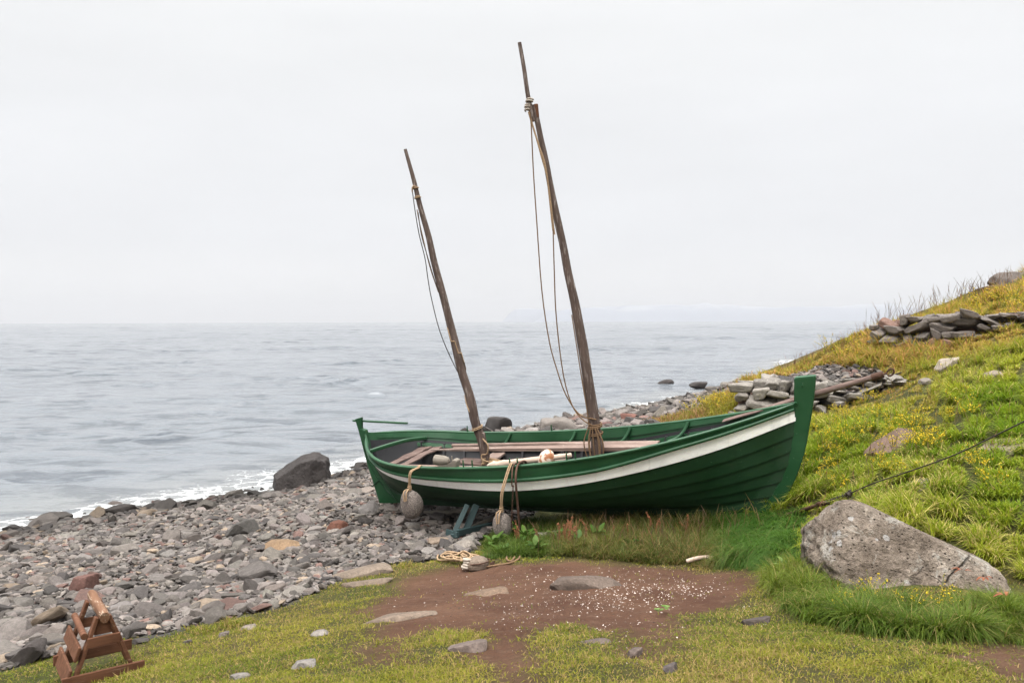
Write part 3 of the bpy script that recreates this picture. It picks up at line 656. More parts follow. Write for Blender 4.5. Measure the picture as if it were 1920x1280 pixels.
for py, tw, dx in ((189, 1.6, 0), (198, 2.0, -.02), (205, 1.5, -.02)):
    p = on(993, py, y=-.04) + np.array([dx, 0, 0]); mb.tube(coil(p, (.2 * (1 + dx * 20), .3, 1), .047, tw, .03), .0125, 7)
mb.build('rope_lashing', M_ROPE_W, mast1, 80)
HALY2 = 1
rope('halyard', [(773, 357), (779, 400), (786, 440), (797, 485), (802, 520), (808, 555), (822, 612), (838, 655), (858, 697)], .0075, M_WIRE, mast2, -.08)
rope('halyard', [(782, 393), (786, 415), (794, 450), (806, 500), (822, 548)], .0075, M_ROPE_D, mast2, -.08)
rope('halyard', [(784, 398), (790, 440), (802, 482), (815, 525), (828, 560)], .0065, M_WIRE, mast2, -.09)
mb = MB()
for py, tw in ((347, 1.4), (362, 1.5)):
    p, ax, r_ = on_mast(c2, r2, py); mb.tube(coil(p, ax + np.array([.03, 0, .0]), r_ + .010, tw, .02), .010, 6)
mb.tube(spline([on(776, 348, y=-.06), on(773, 352, y=-.09), on(773, 360, y=-.08)], 6), .011, 6)
mb.build('rope_lashing', M_ROPE, mast2, 80); mb = MB()
p, ax, r_ = on_mast(c2, r2, 800); mb.tube(coil(p, ax, r_ + .012, 2.2, .024), .010, 6)
seg_ = []
for k, py in enumerate(np.linspace(620, 770, 40)):
    p, ax, r_ = on_mast(c2, r2, py); seg_.append(p + (r_ + .008) * np.array([math.cos(k * .17 - 2.2), math.sin(k * .17 - 2.2), 0]))
mb.tube(np.array(seg_), .009, 6)
mb.tube(spline([on(905, 822, y=-.10), on(915, 835, y=-.13), on(913, 850, y=-.12), on(903, 853, y=-.12), on(905, 866, y=-.14)], 16), .011, 6)
p, ax, r_ = on_mast(c2, r2, 862)
for k in range(5): mb.tube(coil(p + np.array([.10 + .02 * k, -.10, .01 * k]), (.1 * k - .2, .2, 1), .11 + .012 * k, 1.3, .012, ph=k), .011, 6)
mb.build('rope_lashing', M_ROPE, mast2, 80)
mb = MB(); p, ax, r_ = on_mast(c2, r2, 822); mb.box(p + np.array([.07, -.03, .02]), (.05, .06, .16), None, .008, .01); mb.box(p + np.array([-.08, -.03, .14]), (.03, .05, .10), None, .006, .01); mb.build('mast_cleat', M_MAST, mast2)

# ------------------------------------------------------------------ gear lying in and hanging on the boat
def boat_thing(name, label, cat, loc, group=None):
    """an Empty at a boat-local spot, turned with the boat"""
    mm = bmat.copy(); mm.translation = Vector(b2w(loc)); return empty(name, label, cat, mat=mm, group=group)
# three oars and a spar lying fore and aft on the thwarts
def oar(name, label, a, b, blade_end, rad, m_, bw=.13, blade_len=1.5, group=None, ring=False):
    a, b = np.asarray(a, float), np.asarray(b, float); t = boat_thing(name, label, 'oar', a, group); d = (b - a); Ln = np.linalg.norm(d); d /= Ln
    s0, s1 = (0, Ln - blade_len * .9) if blade_end == 'b' else (blade_len * .9, Ln)
    mb = MB(); pts = np.array([d * x for x in np.linspace(s0, s1, 12)]); mb.tube(pts, np.linspace(rad * .85, rad, 12) if blade_end == 'b' else np.linspace(rad, rad * .85, 12), 10); mb.build('shaft', m_, t, 60)
    mb = MB(); e0, e1 = (Ln - blade_len, Ln) if blade_end == 'b' else (blade_len, 0); y = np.cross(d, [0, 0, 1]); y /= np.linalg.norm(y); z = np.cross(y, d); V = []
    xs_ = np.linspace(0, 1, 8); ws = np.interp(xs_, [0, .2, .6, 1], [rad, bw * .6, bw, bw * .92]); th = np.interp(xs_, [0, .3, 1], [rad * .95, .03, .014])
    for x, w1, h1 in zip(xs_, ws, th):
        c = d * (e0 + (e1 - e0) * x)
        for sy, sz in ((-1, -.3), (-1, .3), (-.3, 1), (.3, 1), (1, .3), (1, -.3), (.3, -1), (-.3, -1)): V.append(c + y * sy * w1 + z * sz * h1)
    mb.add(V, [[8 * k + q, 8 * k + (q + 1) % 8, 8 * k + 8 + (q + 1) % 8, 8 * k + 8 + q] for k in range(7) for q in range(8)] + [list(range(8)), [56 + q for q in range(8)]]); mb.build('blade', m_, t, 40)
    return t, d, Ln
TZ = .66
oar('oar', 'faded oar lying farthest inside the boat, its blunt handle end towards the stern', on(848, 835, y=.42), on(1235, 829, y=.40), 'b', .036, M_WOOD, .10, 1.7)
oar('oar', 'middle faded oar in the boat, half hidden between the other two', on(850, 841, y=.26), on(1270, 834, y=.24), 'b', .034, M_WOOD, .10, 1.6)
t = boat_thing('spar', 'long tapered pinkish plank with a pointed end lying past the foot of the shorter mast', 'spar', on(808, 843, y=.10))
mb = MB(); a, b = on(808, 843, y=.10), on(1290, 838, y=.16); o = w2b(np.array(t.matrix_world.translation))
xs_ = np.linspace(0, 1, 14); V = []; dd = b - a
for x in xs_:
    w1, h1 = np.interp(x, [0, .08, .35, .75, 1], [.012, .03, .05, .075, .09]), np.interp(x, [0, .1, .7, 1], [.008, .022, .035, .045]); c = dd * x
    for sy, sz in ((-1, -.8), (-1, .8), (1, .8), (1, -.8)): V.append(c + np.array([0, sy * w1, sz * h1]))
mb.add(V, [[4 * k + q, 4 * k + (q + 1) % 4, 4 * k + 4 + (q + 1) % 4, 4 * k + 4 + q] for k in range(13) for q in range(4)] + [[0, 1, 2, 3], [52, 53, 54, 55]]); mb.build('shaft', M_WOOD, t, 40)
for (pa, pb, yy, r_) in (((728, 867), (930, 870), -.62, .034), ((745, 872), (930, 874), -.72, .028)):
    a, b = on(*pa, y=yy), on(*pb, y=yy + .0); a[2] = b[2] = .80
    t = boat_thing('spar', 'reddish round spar lying close inside the near gunwale' if r_ > .03 else 'thinner reddish spar hugging the near gunwale rail', 'spar', a)
    mb = MB(); mb.tube(np.linspace(0, 1, 10)[:, None] * (b - a), np.linspace(r_ * .8, r_, 10), 9); mb.build('shaft', M_WOOD, t, 60)
for (a, b, wd) in (((-1.9, .12, .685), (-.75, .0, .66), .30), ((1.15, -.1, .80), (1.75, .05, .83), .24)):
    t = boat_thing('loose_board', 'wide grey loose board beneath the oars by the shorter mast' if wd > .25 else 'thick loose board end resting ahead of the tall mast', 'board', a)
    mb = MB(); mb.plank((0, 0, 0), np.array(b) - np.array(a), wd, .035 if wd > .25 else .07, jit=.012, bev=.01); o_ = mb.build('board', M_OAR if wd > .25 else M_WOOD, t); o_.name = 'plank'
# roller block on the gunwale
c = on(838, 868, y=-.98); t = boat_thing('line_roller', 'weathered wooden line roller block fixed on the near gunwale', 'roller', c)
mb = MB(); ax = np.array([.30, -.02, .0]); mb.tube([(-.21, 0, .05), (-.20, 0, .05), (-.05, 0, .04), (.02, 0, .035), (.05, 0, .03)], [.066, .082, .080, .062, .03], 16); mb.build('drum', M_DRIFT, t, 50)
mb = MB(); slab(mb, [(-.16, -.05), (.20, -.05), (.215, .055), (.14, .075), (.09, .02), (.02, -.01), (-.10, -.01)], -.07, .07, .01); mb.tube([(.10, 0, .04), (.10, 0, .115)], [.012, .010], 6); mb.build('cradle', M_DRIFT, t, 40)
# club with a float on it
c = on(995, 866, y=-.86); t = boat_thing('wooden_club', 'pale gnarled wooden club lying along the near gunwale', 'club', c)
a, b = on(925, 871, y=-.95) - c, on(1072, 853, y=-.70) - c
mb = MB(); dd = b - a; pts = [a + dd * x for x in (0, .03, .09, .16, .24, .4, .6, .85, .91, .97, 1)]; mb.tube(spline(pts, 44), np.interp(np.linspace(0, 1, len(spline(pts, 44))), [0, .02, .08, .15, .26, .5, .8, .9, .96, 1], [.03, .066, .058, .045, .055, .046, .036, .036, .046, .028]) * (1 + .12 * vnoise(spline(pts, 44) * 14, 3)), 12); mb.build('shaft', M_PALE, t, 60)
for k in (0, 1): mb = MB(); mb.tube(spline([a + dd * .06, a + dd * .0 + np.array([-.02, -.03, -.04 + .05 * k]), a + np.array([-.09, -.05 * (1 - k), -.055 + .04 * k])], 8), [.04, .045, .045, .04, .035, .03, .026, .02][:len(spline([a + dd * .06, a, a + dd * .01], 8))], 8); mb.build('stub', M_PALE, t, 60)
c = on(1026, 857, y=-.78); t = boat_thing('net_float', 'rounded rusty white float speared on the pale wooden club', 'float', c)
mb = MB(); ux = np.array([.35, 0, .94]); pts = [ux * x for x in (-.13, -.125, -.10, -.03, .04, .09, .118, .125)]; mb.tube(pts, [.02, .105, .122, .124, .108, .075, .035, .008], 18); mb.build('shell', M_FLOAT, t, 60)
# big steering oar across the bow
a, b = on(1357, 788, y=.30), on(1655, 702, y=.14)
t, d, Ln = oar('steering_oar', 'dark weathered oar with a ring in its handle sticking out past the bow', a, b, 'a', .046, M_OAR, .11, 1.15)
mb = MB(); mb.tube([d * (Ln - .14), d * (Ln + .01)], .049, 12); mb.tube([d * (Ln + .0), d * (Ln + .06)], .014, 8); an_ = np.linspace(-2.6, 2.9, 18); sd_ = np.array([0, 0, 1.0]); mb.tube([d * (Ln + .10) + .045 * (math.cos(q) * d + math.sin(q) * sd_) for q in an_], .012, 8); mb.build('ring_fitting', M_IRON, t, 60)

def rock_verts(planes, sub, k=14, noise=.03, nscale=2.5, seed=0, size=(1, 1, 1), fine=0):
    """smooth-edged polytope: planes = (normal, distance)"""
    bm = bmesh.new(); bmesh.ops.create_icosphere(bm, subdivisions=sub, radius=1); bm.verts.index_update()
    D = np.array([v.co[:] for v in bm.verts]); Fs = [[v.index for v in f.verts] for f in bm.faces]; bm.free()
    N = np.array([np.asarray(p[0], float) / np.linalg.norm(p[0]) for p in planes]); hh = np.array([p[1] for p in planes])
    q = np.clip(D @ N.T, 0, None) / hh; r = (q ** k).sum(1) ** (-1.0 / k); V = D * r[:, None]
    V = V * (1 + noise * fbm(V * nscale + seed * 7.7, 4, seed)[:, None])
    if fine: V = V * (1 + fine * fbm(V * nscale * 6 + seed, 3, seed + 9)[:, None])
    return V * np.asarray(size), np.array(Fs)
def rand_planes(r_, n=13):
    N = r_.normal(size=(n, 3)); N /= np.linalg.norm(N, axis=1)[:, None]
    pl = [(a, .62 + .38 * r_.random()) for a in N] + [((0, 0, 1), .75), ((0, 0, -1), .8), ((1, 0, 0), 1), ((-1, 0, 0), 1), ((0, 1, 0), .9), ((0, -1, 0), .9)]
    return pl
# holed anchor stones hung over the side
for (label, rp, sc_c, sz, yy, seed) in (('pitted oval anchor stone hanging by a rope near the stern', [(782, 864), (775, 872), (771, 885), (769, 915)], (770, 945), (.19, .155, .275), -1.27, 3),
                                  ('pitted oval anchor stone hanging by a rope over the green weeds', [(950, 862), (947, 880), (943, 920), (941, 955)], (941, 985), (.165, .14, .23), -1.27, 5)):
    c = on(*sc_c, y=yy); c[1] -= .0; t = boat_thing('anchor_stone', label, 'anchor stone', c, 'holed anchor stones hung on the boat')
    V, Fs = rock_verts([(a_, .95 + .06 * math.sin(9 * i_ + seed)) for i_, a_ in enumerate([(1, 0, 0), (-1, 0, 0), (0, 1, 0), (0, -1, 0), (0, 0, 1), (0, 0, -1), (1, 0, 1), (-1, 0, 1), (1, 0, -1), (-1, 0, -1), (0, 1, 1), (0, -1, 1), (0, -1, -1), (1, -1, 0), (-1, -1, 0)])], 4, 5, .06, 1.3, seed, sz, .012)
    mb = MB(); mb.add(V, Fs.tolist()); mb.build('stone', M_PUMICE, t, 80)
    mb = MB(); top = [on(*p, y=yy + (.20 if i == 0 else .04 if i == 1 else 0)) - c for i, p in enumerate(rp)]; hz = top[-1]
    gi = hull_pt(float(np.interp((top[1] + c)[0], hull_pt(US, 1.0)[:, 0], US)), 1.0, 0) - c
    for dx in (-.014, .014):
        pts = [gi + np.array([dx, .09, -.10]), gi + np.array([dx, .03, .03]), gi + np.array([dx, -.06, .02])] + [q + np.array([dx * (1 - i * .2), -.02, 0]) for i, q in enumerate(top[2:])]
        mb.tube(spline(pts, 30), .0115, 7)
    fz = -sz[1] - .008
    mb.tube(coil(hz + np.array([0, -.02, .01]), (0, 0, 1), .024, 3, .026), .012, 6)
    mb.tube(spline([hz, hz * .6 + np.array([.02, -sz[1] * .8, sz[2] * .3]), np.array([.03, fz, sz[2] * .40])], 10), .0125, 7); mb.tube(spline([hz, hz * .6 + np.array([-.03, -sz[1] * .8, sz[2] * .32]), np.array([-.0, fz, sz[2] * .36])], 10), .011, 7)
    mb.build('rope', M_ROPE, t, 80)
def hang_pt(px, py, out_): return on(px, py, y=-1.2 - out_)
g = hull_pt(float(np.interp(on(970, 872, y=-1.07)[0], hull_pt(US, 1)[:, 0], US)), 1.0, 0)
t = boat_thing('iron_gaff', 'long rusty iron hook bar hanging over the gunwale beside the chain', 'hook', g)
mb = MB(); mb.tube(spline([(.05, .16, -.05), (.06, .09, .05), (.03, .0, .065), (.0, -.08, .02), on(967, 900, y=-1.24) - g, on(971, 950, y=-1.24) - g, on(975, 1003, y=-1.24) - g], 36), .017, 8); mb.tube(coil(on(975, 1006, y=-1.24) - g, (0, 1, 0), .035, .8, .0), .014, 6); mb.build('bar', M_IRON, t, 60)
g = hull_pt(float(np.interp(on(962, 872, y=-1.07)[0], hull_pt(US, 1)[:, 0], US)), 1.0, 0)
t = boat_thing('hook_and_chain', 'thin rusty hook with a short dangling chain on the near gunwale', 'chain', g)
mb = MB(); mb.tube(spline([(.06, .15, -.04), (.07, .08, .05), (.03, .0, .055), (.0, -.08, .02), on(960, 895, y=-1.23) - g, on(960, 910, y=-1.23) - g, on(963, 911, y=-1.25) - g], 30), .011, 7); mb.build('hook', M_IRON, t, 60)
mb = MB(); e0, e1 = on(962, 912, y=-1.24) - g, on(959, 985, y=-1.24) - g
for k in range(17):
    q = e0 + (e1 - e0) * (k / 16); an_ = np.linspace(0, 6.283, 11); sd_ = np.array([1, 0, 0]) if k % 2 else np.array([0, 1, 0]); mb.tube([q + .010 * math.cos(x) * sd_ + np.array([0, 0, .024 * math.sin(x)]) for x in an_], .0045, 5)
mb.build('chain', M_IRON, t, 60)

# ------------------------------------------------------------------ props under the boat, rod and wire at the bow
def world_mb(o): return np.array(o.matrix_world.translation)
c = P(872, 1008, 12.15); c[2] = height(c[0], c[1]); t = empty('boat_trestle', 'blue green painted wooden trestle propping up the hull over the shingle', 'trestle', c)
def q_(px, py, Y): return P(px, py, Y) - c
mb = MB(); mb.plank(q_(876, 946, 12.30), q_(848, 1006, 12.05), .075, .05, up=(.2, -1, .3)); mb.build('leg', M_TRESTLE, t)
mb = MB(); mb.plank(q_(893, 946, 12.45), q_(866, 1012, 12.2), .10, .05, up=(.3, -1, .2)); mb.build('leg', M_TRESTLE, t)
mb = MB(); mb.plank(q_(852, 1000, 11.98), q_(925, 984, 12.75), .10, .06, up=(.3, -1, .0)); mb.build('base_beam', M_TRESTLE, t)
mb = MB(); mb.plank(q_(838, 997, 12.15), q_(858, 1003, 11.95), .09, .05, up=(.1, -1, .1)); mb.build('end_board', M_TRESTLE, t)
mb = MB(); mb.plank(q_(880, 990, 12.4), q_(925, 970, 12.9), .05, .06, up=(.3, -1, .0)); mb.build('brace', M_DRIFT, t)
mb = MB(); mb.plank(q_(853, 1000, 12.02), q_(852, 1022, 12.02), .13, .07, up=(.1, -1, 0)); mb.build('foot', M_TRESTLE, t)
for a, b, r_, lab in (((1005, 1012, 11.5), (1150, 985, 12.3), .085, 'grey driftwood log half hidden in the weeds under the hull'), ((795, 968, 13.6), (880, 958, 13.4), .05, 'small grey driftwood pole on the shingle under the stern')):
    a, b = P(*a), P(*b); a[2] = max(a[2], height(a[0], a[1]) + r_ * .7); t = empty('driftwood_log', lab, 'log', a); mb = MB(); n = 14
    pts = np.linspace(0, 1, n)[:, None] * (b - a) + fbm(np.linspace(0, 3, n)[:, None] * np.ones(3) + a, 2)[:, None] * .03; mb.tube(pts, r_ * (1 + .15 * vnoise(pts * 4 + 5)), 12); o = mb.build('trunk', M_DRIFT, t, 50)
a, b = b2w((3.16, -.09, -.02)), P(1545, 943, 10.0)
t = empty('iron_rod', 'rusty iron rod with an eye running from the foot of the bow', 'rod', a); d = (b - a); Ln = np.linalg.norm(d); d /= Ln
mb = MB(); mb.tube([d * -.05, d * (Ln - .09)], .024, 10); an_ = np.linspace(-2.7, 2.9, 20); sd_ = np.cross(d, (0.2, -1, .2)); sd_ /= np.linalg.norm(sd_); mb.tube([d * (Ln - .02) + .066 * (math.cos(x) * d + math.sin(x) * sd_) for x in an_], .022, 8); mb.build('bar', M_IRON, t, 60)
t = empty('mooring_wire', 'twisted dark wire stretched from the rod eye up the grassy slope', 'wire', b); mb = MB()
wp = [b, P(1562, 935, 9.85), P(1592, 925, 9.6), P(1640, 905, 9.3), P(1720, 878, 8.8), P(1800, 848, 8.4), P(1920, 790, 7.9), P(2080, 715, 7.3), np.array([7.6, 6.6, height(7.6, 6.6) - .03])]
mb.tube(spline(np.array(wp) - b, 60), .0075, 6); mb.tube(coil((np.array(wp[0]) + wp[2]) / 2 - b, np.array(wp[2]) - wp[0], .018, 9, .05), .007, 5)
mb.tube(spline([P(1586, 926, 9.65) - b, P(1600, 934, 9.55) - b, P(1612, 938, 9.55) - b, P(1606, 944, 9.55) - b, P(1597, 940, 9.55) - b, P(1600, 930, 9.55) - b], 30), .010, 6); mb.tube(coil(P(1592, 926, 9.6) - b, (1, .2, .3), .03, 4, .02, jit=.4), .009, 6); mb.build('strand', M_WIRE, t, 80)
c = hit(1311, 1060); t = empty('pale_stick', 'pale peeled stick lying on the grass edge below the hull', 'stick', c + np.array([0, 0, .06])); mb = MB(); mb.tube(spline([P(1287, 1061, c[1]) - c, P(1315, 1057, c[1]) - c + np.array([0, 0, .02]), P(1343, 1054, c[1] + .1) - c], 12), [.022, .026, .027, .026, .026, .025, .024, .023, .022, .020, .018, .014][:len(spline([(0, 0, 0), (1, 0, 0), (2, 0, 0)], 12))], 8); mb.build('shaft', M_PALE, t, 60)

# ------------------------------------------------------------------ sawhorse
c = P(186, 1287, 6.3); c[2] = height(c[0], c[1]) + .01
t = empty('sawhorse', 'small brown wooden sawhorse standing on the grass by the shingle', 'sawhorse', c, math.radians(36)); t.scale = (.86, .86, .9)
mb = MB(); pts = np.array([(.004 * k % .008, -.37 + .74 * k / 8, .615 + .006 * math.sin(k)) for k in range(9)]); mb.tube(pts, [.040, .044, .045, .047, .046, .045, .044, .043, .038], 10, 1.15); mb.build('ridge_pole', mat_wood('worn_ridge_pole', (.11, .05, .028), (.20, .11, .065), (.52, .42, .32), .55, ax=1), t, 50)
for sy in (-1, 1):
    for sx in (-1, 1): mb = MB(); mb.plank((sx * .05, sy * .26, .60), (sx * .285, sy * .30, -.02), .075, .034, up=(sx * .95, 0, .35), jit=.006); mb.build('leg', M_HORSE, t)
    mb = MB(); mb.plank((-.135, sy * .285 - .025, .405), (.135, sy * .285 - .025, .405), .085, .024, up=(0, -1, 0), jit=.004); mb.build('collar_board', M_HORSE, t)
    mb = MB(); mb.plank((-.34, sy * .30 - .03, .115), (.33, sy * .30 - .03, .115), .095, .026, up=(0, -1, 0), jit=.006); mb.build('cross_board', M_HORSE, t)
mb = MB(); slab(mb, [(-.075, .45), (.075, .45), (.04, .58), (-.04, .58)], -.275, -.25, .003); mb.build('gusset', M_HORSE, t)
for z, x, hgt_ in ((.14, -.29, .15), (.33, -.215, .125)): mb = MB(); mb.plank((x, -.33, z), (x, .33, z), hgt_, .026, up=(-.95, 0, .35), jit=.006); mb.build('side_board', M_HORSE, t)
mb = MB(); mb.tube([(-.155, -.30, .465), (-.155, .30, .475)], .030, 8); mb.build('side_rail', M_HORSE, t, 50)

# ------------------------------------------------------------------ rocks
def rock_obj(name, label, cat, c, planes, size, mat, sub=4, k=12, noise=.05, seed=1, rz=0, nscale=2.2, fine=.012, group=None, tilt=(0, 0), color=None, parent=None):
    V, Fs = rock_verts(planes, sub, k, noise, nscale, seed, size, fine); me = fast_mesh(name, V, [Fs]); me.set_sharp_from_angle(angle=math.radians(24)); me.materials.append(mat)
    o = bpy.data.objects.new(name, me); link(o, parent); o.location = c; o.rotation_euler = (tilt[0], tilt[1], rz)
    if color: o.color = (*color, 1)
    return tag(o, label, cat, group) if label else o
# big lichened boulder
c = P(1722, 1078, 7.3); c[2] = height(c[0], c[1])
def pl(n, p): n = np.asarray(n, float); n /= np.linalg.norm(n); return (n, float(n @ (np.asarray(p) - O_)))
O_ = np.array([.0, 0, .12]); A0 = np.array([-.50, .10, .92])
planes = [pl((.648, .05, .762), A0 + (0.05, 0, 0)), pl((.60, -.24, .76), A0 + (.05, 0, .02)), pl((-.95, -.10, .30), A0 - (.03, 0, 0)), pl((-.70, -.68, .30), A0 + (-.04, -.14, 0)), pl((.05, -.93, .42), A0 + (.05, -.10, -.03)), pl((.22, -.93, .28), (.7, -.38, .2)),
          pl((0, .9, .45), A0 + (0, .15, 0)), pl((.97, -.12, .16), (.53, 0, .10)), pl((0, 0, -1), (0, 0, -.35)), pl((-1, 0, 0), (-.76, 0, 0)), pl((0, 1, 0), (0, .62, 0)), pl((-.2, .15, 1), A0 + (0, 0, .0)), pl((0, -1, 0), (0, -.62, 0))]
V, Fs = rock_verts(planes, 6, 26, .075, 2.0, 11, (1, 1, 1), .022); V = V + O_
V = V * (1 - .035 * sstep(.15, .5, fbm(V * 4.2 + 3, 4, 71)) - .02 * sstep(.1, .35, fbm(V * 13 + 9, 3, 72)) + .02 * np.abs(fbm(V * 2.6, 3, 73)))[:, None]
V = V * np.array([1.18, 1, .66]); me = fast_mesh('boulder', V, [Fs])
s = NT('lichen_boulder'); co = s.coord(); n1 = s.noise(co, 2.2, 6, .65); nf = s.noise(co, 38, 5, .75); vv = s.vor(co, 21); nn = s.noise(co, 9, 6, .7)
col = s.ramp(n1, [(.28, (.125, .094, .070)), (.5, (.225, .18, .142)), (.72, (.36, .305, .25))]); col = s.mix(1.0, col, s.ramp(nf, [(.3, .55), (.5, 1.0), (.72, 1.5)]), 'MULTIPLY'); col = s.mix(1.0, col, s.ramp(nn, [(.3, .72), (.55, 1.05), (.75, 1.3)]), 'MULTIPLY')
col = s.mix(s.math('MULTIPLY', s.rng(vv, .09, .2, .95, 0), s.rng(s.noise(co, 2.4, 4), .42, .58, 0, 1)), col, (.03, .025, .02))
crk = s.vor(s.mix(.30, co, s.noise(co, 2.6, 5)), 2.1, 'DISTANCE_TO_EDGE'); crm = s.math('MULTIPLY', s.rng(crk, .0, .03, 1, 0), s.rng(s.noise(co, 1.7, 3), .45, .6, 0, 1))
col = s.mix(s.math('MULTIPLY', crm, .8), col, (.035, .028, .022))
col = s.mix(s.rng(s.noise(co, 3.3, 7, .75, .5), .555, .62, 0, .8), col, (.40, .375, .33))
col = s.mix(s.rng(s.noise(s.coord(scale=(1.3, 1.1, .8)), 4.4, 6, .72), .655, .70, 0, .85), col, (.085, .08, .018))
lich = None
for (px, py, rad) in ((1565, 1004, .050), (1558, 1014, .034), (1573, 1000, .034), (1572, 1021, .030), (1556, 1028, .028), (1660, 1008, .022), (1596, 972, .022), (1640, 1010, .016), (1700, 1090, .03)):
    best = min(range(len(V)), key=lambda i_: 0) if False else None
    W3 = V + c; pr = proj(W3); dd = np.hypot(pr[:, 0] - px, pr[:, 1] - py) + (pr[:, 2] - pr[:, 2].min()) * 8; pt = V[int(dd.argmin())]
    vm = s.n('ShaderNodeVectorMath', operation='DISTANCE'); s.l(co, vm.inputs[0]); vm.inputs[1].default_value = tuple(pt)
    dist_ = s.math('ADD', vm.outputs['Value'], s.math('MULTIPLY', s.rng(nn, .35, .65, -.5, .5), rad * 1.3)); mk = s.rng(dist_, rad * .85, rad, .95, 0); lich = mk if lich is None else s.math('MAXIMUM', lich, mk)
col = s.mix(s.math('MULTIPLY', lich, .8), col, (.44, .42, .40))
h = s.math('ADD', s.math('MULTIPLY', n1, 1.5), s.math('ADD', nf, s.math('ADD', s.math('MULTIPLY', nn, 1.6), s.math('SUBTRACT', s.rng(vv, 0, .25, 0, 1.3), crm)))); s.done(col, .92, s.bump(h, 1.0, .045))
me.materials.append(s.m); o = link(bpy.data.objects.new('boulder', me)); o.location = c; tag(o, 'big grey lichened boulder with a sloping back in the long grass', 'boulder')
# wet rock at the water's edge, rocks in the sea and behind the boat
c = P(565, 905, 23.6); c[2] = .0
O_ = np.array([0, 0, .2]); planes = [pl((-.22, -.12, .97), (-.1, 0, .92)), pl((-.9, -.35, .1), (-.75, -.2, 0)), pl((-.05, -.97, .2), (0, -.52, .3)), pl((.5, -.85, .1), (.45, -.5, 0)), pl((.97, .1, .12), (.80, 0, .5)), pl((0, 1, .1), (0, .6, 0)), pl((-.55, -.2, .8), (-.62, 0, .52)), pl((0, 0, -1), (0, 0, -.6)), pl((.5, 0, .85), (.62, 0, .95))]
V, Fs = rock_verts(planes, 5, 60, .07, 4.2, 23, (1, 1, 1), .03); me = fast_mesh('rock', (V + O_) * np.array([1.0, 1.0, 1.0]), [Fs]); me.set_sharp_from_angle(angle=math.radians(19)); me.materials.append(M_BASALT); o = link(bpy.data.objects.new('rock', me)); o.location = c; tag(o, 'large dark wet rock with a slanting top in the foam', 'rock')
GEN = lambda sd: rand_planes(np.random.default_rng(sd), 14)
for px, py, Y, sz, lab, sd in ((1249, 716, None, (.60, .45, .30), 'small flat dark rock in the sea, the left of a pair', 41), (1310, 721, None, (.62, .5, .30), 'rounded dark rock in the sea, the larger of a pair', 42)):
    Y = 5 * F / (py + 5 - 603); c = P(px, py, Y); c[2] = .10; rock_obj('rock', lab, 'rock', c, GEN(sd), tuple(x * 1.25 for x in sz), M_BASALT, 4, 10, .12, sd, fine=.03)
for px, py, Y, sz, lab, sd, col_ in ((930, 815, 34, (.62, .5, .62), 'black pointed rock rising behind the boat by the shorter mast', 51, (.05, .045, .043)), (1047, 812, 31, (.82, .6, .52), 'grey hump shaped rock on the far beach behind the boat', 52, (.16, .14, .125)), (1183, 772, 33, (.40, .3, .28), 'reddish brown rock on the far beach beside the tall mast', 53, (.15, .075, .06)), (1137, 785, 30, (.30, .25, .22), 'small dark reddish rock just right of the tall mast', 54, (.11, .06, .055)), (1000, 810, 31, (.38, .3, .2), 'low pale grey rock left of the grey hump shaped rock', 55, (.22, .20, .185))):
    c = P(px, py, Y); c[2] = height(c[0], c[1]) + sz[2] * .35; rock_obj('rock', lab, 'rock', c, GEN(sd), tuple(x * 1.1 for x in sz), M_STONE_O, 4, 12, .10, sd, color=col_, fine=.02)
